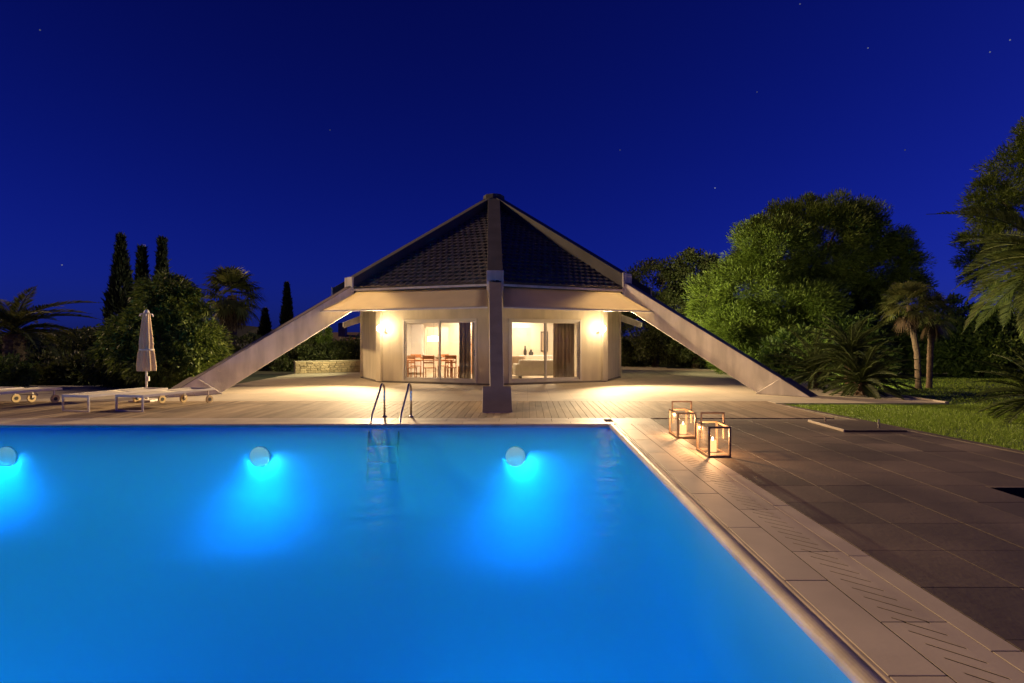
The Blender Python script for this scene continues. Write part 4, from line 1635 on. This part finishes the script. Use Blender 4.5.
# palms
def frond(length, droop, nleaf, leaf_len, wd, rng, rise=0.5, v_ang=35):
    """feather frond along +x: rachis tube and leaflets, as quads array and tube MB"""
    pts = []
    for k in range(13):
        f = k / 12
        x = length * (f - .10 * f * f * droop)
        z = length * (rise * f - droop * .62 * f ** 2.1)
        pts.append(Vector((x, 0, z)))
    rb = MB()
    rb.tube(pts, [.022 * (1 - .85 * k / 12) + .003 for k in range(13)], 5)
    quads = []
    for k in range(nleaf):
        f = .12 + .88 * (k + rng.random()) / nleaf
        i0 = min(11, int(f * 12))
        p_ = pts[i0].lerp(pts[i0 + 1], f * 12 - i0)
        t_ = (pts[i0 + 1] - pts[i0]).normalized()
        up = Vector((0, 1, 0)).cross(t_) * -1
        ll = leaf_len * (math.sin(PI * min(1, .18 + .86 * f)) ** .7) * rng.uniform(.85, 1.1)
        for s_ in (-1, 1):
            va = R(v_ang + rng.uniform(-10, 10))
            dirv = (t_ * (.55 + .35 * f) + (Vector((0, s_, 0)) * math.cos(va) + up * math.sin(va) * .8)).normalized()
            dirv.z -= .12
            w_ = t_.cross(dirv).normalized().cross(dirv) * wd * .5
            mid = p_ + dirv * ll * .45
            tip = p_ + dirv * ll + Vector((0, 0, -.10 * ll))
            quads.append([p_, mid - w_, tip, mid + w_])
    return rb, np.array([[tuple(v) for v in q] for q in quads])


def feather_palm(name, label, cat, base, trunk_h, trunk_r, nf, length, leaf_len, mat, rng, elev=(-25, 75), wd=.035, nleaf=42, az=None, barkmat='palmbark', droops=(.35, .55, .8)):
    t2 = thing(name, label, cat, base)
    b_ = MB()
    prof_ = []
    steps = max(6, int(trunk_h / .09))
    for k in range(steps + 1):
        f = k / steps
        prof_.append((trunk_r * (1.08 - .1 * f) * (1 + (.06 if k % 2 else -.04)), trunk_h * f))
    b_.lathe(prof_, 14)
    # old leaf stubs
    for k in range(int(60 * min(1, trunk_h))):
        a_ = k * 2.4
        z_ = trunk_h * (k / (60 * min(1, trunk_h)))
        c_, s_ = math.cos(a_), math.sin(a_)
        b_.tube([(trunk_r * .9 * c_, trunk_r * .9 * s_, z_), (trunk_r * 1.22 * c_, trunk_r * 1.22 * s_, z_ + .09)], [.05, .02], 4)
    b_.build('trunk', M[barkmat], t2)
    protos = [frond(length * rng.uniform(.9, 1.1), dr, nleaf, leaf_len, wd, rng, rise=0) for dr in droops]
    meshes = []
    for k, (rb, qd) in enumerate(protos):
        me_v = [tuple(v) for v in rb.v]
        q = qd.reshape(-1, 3)
        vs_ = me_v + [tuple(x) for x in q]
        fs_ = list(rb.f) + [tuple(len(me_v) + 4 * i + j for j in range(4)) for i in range(len(qd))]
        me = bpy.data.meshes.new('frond')
        me.from_pydata(vs_, [], fs_)
        me.materials.append(mat)
        meshes.append(me)
    for k in range(nf):
        f = (k + .5) / nf
        el = elev[0] + (elev[1] - elev[0]) * f
        a_ = k * 2.39996 + rng.uniform(-.25, .25)
        if az:
            a_ = R(rng.uniform(*az))
        mi = 2 if el > 45 else (1 if el > 5 else 0)
        o_ = bpy.data.objects.new('frond', meshes[rng.choice([mi, 1])])
        COL.objects.link(o_)
        o_.parent = t2
        o_.location = (0, 0, trunk_h - .05 + .18 * f)
        o_.rotation_euler = (rng.uniform(-.35, .35), -R(el + rng.uniform(-6, 6)), a_)
        s_ = rng.uniform(.85, 1.08)
        o_.scale = (s_, s_, s_)
    return t2


rng = random.Random(5)
g_ = W(14, 0, 18.6)
feather_palm('date_palm', 'short thick date palm with arching dark fronds behind the loungers', 'palm', (g_.x, 18.6, -.05), 1.8, .27, 28, 2.3, .42, M['palmleaf'], rng, (8, 75), .045, 62, droops=(.7, 1.0, 1.3))
g_ = W(1052, 0, 12.2)
feather_palm('date_palm', 'pale fronded date palm reaching in from the frame edge over the lawn', 'palm', (g_.x, 12.2, -.07), 3.3, .3, 46, 2.15, .44, M['paleleaf'], rng, (-50, 75), .03, 78, droops=(.5, .8, 1.1))


def cycad(px, Y, h, label, nf, length, sc=1.0):
    g2 = W(px, 0, Y)
    t2 = feather_palm('cycad', label, 'cycad', (g2.x, Y, -.07), h, .16, nf, length, .2, M['cycad'], rng, (-28, 72), .02, 56)
    t2['group'] = 'cycads beside the terrace'


cycad(862, 15.6, .4, 'low broad cycad nearest the terrace edge', 64, 1.4)
cycad(852, 16.5, 1.15, 'taller cycad rising behind the low broad one', 62, 1.5)
cycad(815, 18.0, .55, 'spreading cycad behind the foot of the right sloping leg', 60, 1.6)
cycad(1040, 10.6, .5, 'dark cycad at the frame edge under the date palm', 40, 1.25)


def fan_palm(name, label, base, trunk_pts, tr, nl, rad, mat, rng, skirt=0, elev=(-50, 80), group=None):
    t2 = thing(name, label, 'palm', base, 0, group)
    pts = [Vector(p_) for p_ in trunk_pts]
    b_ = MB()
    dense, rs = [], []
    for i_ in range(len(pts) - 1):
        for k in range(8):
            dense.append(pts[i_].lerp(pts[i_ + 1], k / 8))
            rs.append(tr * (1.0 + (.09 if len(rs) % 2 else -.05)))
    dense.append(pts[-1])
    rs.append(tr)
    rs[0] *= 1.3
    b_.tube(dense, rs, 12)
    b_.build('trunk', M['palmbark'], t2)
    top_ = pts[-1]

    def fans(n, elr, rr_, rl):
        qs = []
        for k in range(n):
            el = R(elr[0] + (elr[1] - elr[0]) * (k + .5) / n)
            a_ = k * 2.39996 + rng.uniform(-.3, .3)
            d_ = Vector((math.cos(a_) * math.cos(el), math.sin(a_) * math.cos(el), math.sin(el)))
            stem = rr_ * rng.uniform(.45, .6)
            c_ = top_ + d_ * stem
            sd = d_.cross(Vector((0, 0, 1)))
            sd = sd.normalized() if sd.length > .01 else Vector((1, 0, 0))
            up_ = sd.cross(d_)
            tilt = rng.uniform(-.5, .5)
            sd2 = sd * math.cos(tilt) + up_ * math.sin(tilt)
            w_ = Vector((0, 0, 1)).cross(d_) * .012
            if w_.length < .001:
                w_ = Vector((.012, 0, 0))
            qs.append([top_ - w_, top_ + w_, c_ + w_, c_ - w_])
            ns = 22
            for j in range(ns):
                an = R(-115 + 230 * j / (ns - 1)) + rng.uniform(-.04, .04)
                dr = (d_ * math.cos(an) + sd2 * math.sin(an)).normalized()
                ll = rl * (1 - .25 * abs(an) / 2) * rng.uniform(.85, 1.05)
                mid = c_ + dr * ll * .55
                tip = c_ + dr * ll + Vector((0, 0, -.28 * ll))
                pw = dr.cross(up_).normalized() * .024 * (rl / .6)
                qs.append([c_, mid - pw, tip, mid + pw])
        return np.array([[tuple(v) for v in q] for q in qs])
    np_mesh('crown', fans(nl, elev, rad, rad * .58), 4, mat, t2)
    if skirt:
        np_mesh('dry_skirt', fans(skirt, (-88, -55), rad * .9, rad * .5), 4, M['deadleaf'], t2)
    return t2


rng = random.Random(9)
Y = 36
g_ = W(232, 0, Y)
hh = W(0, 294, Y).z
fan_palm('fan_palm', 'tall fan palm with a skirt of dry leaves behind the left sloping leg', (g_.x, Y, -.1), [(0, 0, 0), (.05, 0, hh * .5), (0, 0, hh)], .26, 46, 2.2, M['palmleaf'], rng, 34, (-50, 85))
Y = 18.0
g_ = W(917, 0, Y)
fan_palm('fan_palm', 'taller of the two small fan palms on the lawn, left trunk', (g_.x, Y, -.07), [(0.05, 0, 0), (0, 0, 1.2), (-.28, 0, 2.75)], .085, 26, .95, M['palmleaf'], rng, 6, (-40, 80), 'small fan palms on the lawn')
g_ = W(929, 0, Y + .3)
fan_palm('fan_palm', 'shorter of the two small fan palms on the lawn, right trunk', (g_.x, Y + .3, -.07), [(0, 0, 0), (.04, 0, 1.2), (.1, 0, 2.45)], .085, 24, .9, M['palmleaf'], rng, 6, (-40, 80), 'small fan palms on the lawn')

# low stone wall
w0 = Vector((-10.85, 26.0, 0))
w1 = Vector((-6.6, 28.6, 0))
d = (w1 - w0)
ln = d.length
d = d.normalized()
no = Vector((d.y, -d.x, 0))
sw = thing('stone_wall', 'low rubble stone garden wall behind the terrace', 'wall', tuple(w0))
MB().obox(w0 + d * ln / 2 + Vector((0, 0, .27)) - no * .15, d * ln / 2, no * .135, (0, 0, .27)).build('core', M['mortar'], sw, world=True)
b = MB()
rr = random.Random(4)
for row in range(5):
    x = 0.0
    while x < ln - .05:
        l_ = min(rr.uniform(.14, .34), ln - x)
        z0 = .005 + row * .108
        c_ = w0 + d * (x + l_ / 2) + Vector((0, 0, z0 + .05)) - no * .0
        b.obox(c_, d * (l_ / 2 - .008), no * rr.uniform(.02, .04), (0, 0, .046))
        x += l_
b.build('stone_facing', M['stone'], sw, world=True, bevel=.012)
MB().obox(w0 + d * ln / 2 + Vector((0, 0, .565)) - no * .12, d * (ln / 2 + .02), no * .17, (0, 0, .025)).build('coping', M['mortar'], sw, world=True, bevel=.008)

# far house behind the shrubs on the left
Y = 48
fa = W(318, 0, Y)
fh = thing('far_house', 'distant low house with dark roof and chimney beyond the garden', 'house', (fa.x, Y, -.16))
MB().box(-3, 2.6, 0, 5, 0, 1.75).build('wall', M['farwall'], fh)
b = MB()
b.prism([(-3.3, -.3, 1.751), (-3.3, 5.3, 1.751), (-3.3, 2.5, 2.5)], (6.2, 0, 0))
b.build('roof', M['roofred'], fh)
MB().box(1.4, 2.0, 1.0, 1.6, 1.9, 3.3).build('chimney', M['farwall'], fh)
b = MB()
b.prism([(2.7, 0, 1.3), (3.5, 0, 1.3), (3.1, 0, 2.0), (2.75, 0, 1.9)], (0, .3, 0))
b.build('lit_gable', M['far_lit'], fh)

# dark hills
b = MB()
vs, fs = [], []
rr = random.Random(2)
nh = 60
for k in range(nh + 1):
    a = R(200 - 220 * k / nh)
    r_ = 420
    h = 6 + 7 * abs(math.sin(k * .37)) + 4 * math.sin(k * .9 + 1)
    vs += [(r_ * math.cos(a), r_ * math.sin(a), -2), ((r_ + 60) * math.cos(a), (r_ + 60) * math.sin(a), h), ((r_ + 200) * math.cos(a), (r_ + 200) * math.sin(a), -2)]
for k in range(nh):
    for j in range(2):
        fs.append((k * 3 + j, k * 3 + j + 1, k * 3 + j + 4, k * 3 + j + 3))
b.add(vs, fs)
tag(b.build('hills', M['ground']), kind='structure')

# ------------------------------------------------------------------ added spotlights and floodlights, out of sight
def added_garden_spot(loc, aim, label, power, size=70, col=(1.0, .86, .5)):
    t2 = thing('added_garden_spotlight', label, 'spotlight', loc, 0, 'added garden spotlights lighting the trees')
    d_ = (Vector(aim) - Vector(loc)).normalized()
    MB().tube([(0, 0, -.02), (0, 0, .16)], .012, 8).build('spike', M['dark'], t2)
    hd = MB()
    c_ = Vector((0, 0, .2))
    hd.tube([c_ - d_ * .08, c_ + d_ * .06], [.045, .06], 14)
    hd.build('head', M['dark'], t2)
    ln_ = MB()
    ln_.tube([c_ + d_ * .0605, c_ + d_ * .065], .05, 14)
    ln_.build('lens', M['garden_lens'], t2)
    li = bpy.data.lights.new('lamp', 'SPOT')
    li.energy = power
    li.color = col
    li.spot_size = R(size)
    li.spot_blend = .8
    li.shadow_soft_size = .05
    lo = bpy.data.objects.new('lamp', li)
    COL.objects.link(lo)
    lo.parent = t2
    lo.location = c_ + d_ * .09
    lo.rotation_euler = d_.to_track_quat('-Z', 'Y').to_euler()


def floodlight(loc, aim, label, power, size):
    fl = thing('floodlight', label, 'floodlight', loc, 0, 'added unseen floodlights on the side walls of the house')
    d_ = (Vector(aim) - Vector(loc)).normalized()
    bx = Vector((1 if d_.x > 0 else -1, 0, 0))
    MB().obox(-bx * .02, bx * .04, (0, .05, 0), (0, 0, .05)).build('bracket', M['steel'], fl, bevel=.004)
    MB().tube([d_ * .03, d_ * .15], [.07, .1], 14).build('head', M['steel'], fl)
    MB().tube([d_ * .151, d_ * .155], .09, 14).build('lens', M['garden_lens'], fl)
    li = bpy.data.lights.new('lamp', 'SPOT')
    li.energy = power
    li.color = (1, .9, .46)
    li.spot_size = R(size)
    li.spot_blend = .8
    li.shadow_soft_size = .08
    lo = bpy.data.objects.new('lamp', li)
    COL.objects.link(lo)
    lo.parent = fl
    lo.location = d_ * .17
    lo.rotation_euler = d_.to_track_quat('-Z', 'Y').to_euler()


floodlight((3.80, 24.9, 1.9), (12.6, 25.9, 5.4), 'added unseen floodlight on the house side wall turned towards the umbrella pine', 4400, 120)  # added out of sight, for the light on the pine crown
floodlight((-6.90, 25.0, 1.9), (-13.0, 25.5, 2.2), 'added unseen floodlight on the house side wall turned towards the low stone wall', 1700, 130)  # added out of sight to brighten the stone wall and planting

added_garden_spot((10.4, 17.3, -.03), (13.0, 22.5, 2.4), 'small added garden spotlight hidden behind the cycads, turned to the fan palms', 620, 120)  # hidden lamp added to lift the dark palms and shrubs
added_garden_spot((10.45, 11.5, -.03), (11.6, 12.2, 3.4), 'small added garden spotlight just outside the frame edge under the date palm', 230, 110)  # unseen lamp added to light the date palm fronds from below

# ------------------------------------------------------------------ sky, sun, camera
w = bpy.data.worlds.new('World')
scene.world = w
w.use_nodes = True
nt = w.node_tree
for n in list(nt.nodes):
    nt.nodes.remove(n)
out = nt.nodes.new('ShaderNodeOutputWorld')
bg = nt.nodes.new('ShaderNodeBackground')
L(nt, bg.outputs[0], out.inputs[0])
sky = nt.nodes.new('ShaderNodeTexSky')
sky.sky_type = 'NISHITA'
sky.sun_disc = False
SUN_EL, SUN_AZ = 26.0, -100.0                # moon: low on the left, a little beyond the house
sky.sun_elevation = R(SUN_EL)
sky.sun_rotation = R(180 + SUN_AZ)
tint = nt.nodes.new('ShaderNodeMix')
tint.data_type = 'RGBA'
tint.blend_type = 'MULTIPLY'
tint.inputs[0].default_value = 1.0
tint.inputs[7].default_value = (0.014, 0.028, 0.40, 1)
L(nt, sky.outputs[0], tint.inputs[6])
tcw = nt.nodes.new('ShaderNodeTexCoord')
sep = nt.nodes.new('ShaderNodeSeparateXYZ')
L(nt, tcw.outputs['Generated'], sep.inputs[0])
zr_ = nt.nodes.new('ShaderNodeMapRange')
zr_.inputs['From Min'].default_value = 0.0
zr_.inputs['From Max'].default_value = 0.55
zr_.inputs['To Min'].default_value = 1.1
zr_.inputs['To Max'].default_value = 0.68
L(nt, sep.outputs['Z'], zr_.inputs[0])
dusk = nt.nodes.new('ShaderNodeMix')
dusk.data_type = 'RGBA'
dusk.blend_type = 'MULTIPLY'
dusk.inputs[0].default_value = 1.0
L(nt, tint.outputs[2], dusk.inputs[6])
L(nt, zr_.outputs[0], dusk.inputs[7])
acc = dusk.outputs[2]
stars = [(715, 188, 1.0), (868, 48, .5), (1010, 40, .6), (62, 265, .6), (800, 4, .4), (757, 92, .25), (905, 150, .2), (990, 52, .5), (330, 130, .2), (620, 150, .25), (40, 30, .3)]
for sx, sy, br_ in stars:
    v = Vector(((sx - VX) / F_PX, 1, (HY - sy) / F_PX)).normalized()
    ds = nt.nodes.new('ShaderNodeVectorMath')
    ds.operation = 'DISTANCE'
    ds.inputs[1].default_value = v
    L(nt, tcw.outputs['Generated'], ds.inputs[0])
    lt = nt.nodes.new('ShaderNodeMath')
    lt.operation = 'LESS_THAN'
    lt.inputs[1].default_value = .0009
    L(nt, ds.outputs['Value'], lt.inputs[0])
    mx = nt.nodes.new('ShaderNodeMix')
    mx.data_type = 'RGBA'
    L(nt, lt.outputs[0], mx.inputs[0])
    L(nt, acc, mx.inputs[6])
    mx.inputs[7].default_value = (2.5 * br_, 2.7 * br_, 4 * br_, 1)
    acc = mx.outputs[2]
L(nt, acc, bg.inputs[0])
bg.inputs[1].default_value = 0.1

sl = bpy.data.lights.new('moon', 'SUN')
sl.energy = 2.4
sl.angle = R(3)
sl.color = (1, .67, .33)
so = bpy.data.objects.new('moon', sl)
COL.objects.link(so)
az, el = R(SUN_AZ), R(SUN_EL)
src = Vector((math.sin(az) * math.cos(el), -math.cos(az) * math.cos(el), math.sin(el)))   # towards the moon
so.rotation_euler = (-src).to_track_quat('-Z', 'Y').to_euler()
so.location = src * 50

cam = bpy.data.cameras.new('camera')
cam.sensor_width = 36
cam.lens = F_PX / 1024 * 36
cam.shift_x = -(VX - 512) / 1024
cam.clip_end = 4000
co = bpy.data.objects.new('camera', cam)
COL.objects.link(co)
co.location = (0, 0, CAM_H)
co.rotation_euler = (R(90), 0, 0)
scene.camera = co

scene.view_settings.view_transform = 'Standard'
scene.view_settings.look = 'None'
scene.view_settings.exposure = 0.0
scene.view_settings.gamma = 1.0
scene.render.engine = 'CYCLES'
cy = scene.cycles
cy.use_denoising = True
cy.max_bounces = 8
cy.diffuse_bounces = 3
cy.transparent_max_bounces = 24
cy.volume_bounces = 3
cy.sample_clamp_indirect = 4.0
cy.sample_clamp_direct = 0
cy.caustics_reflective = False
cy.caustics_refractive = False
cy.use_light_tree = True
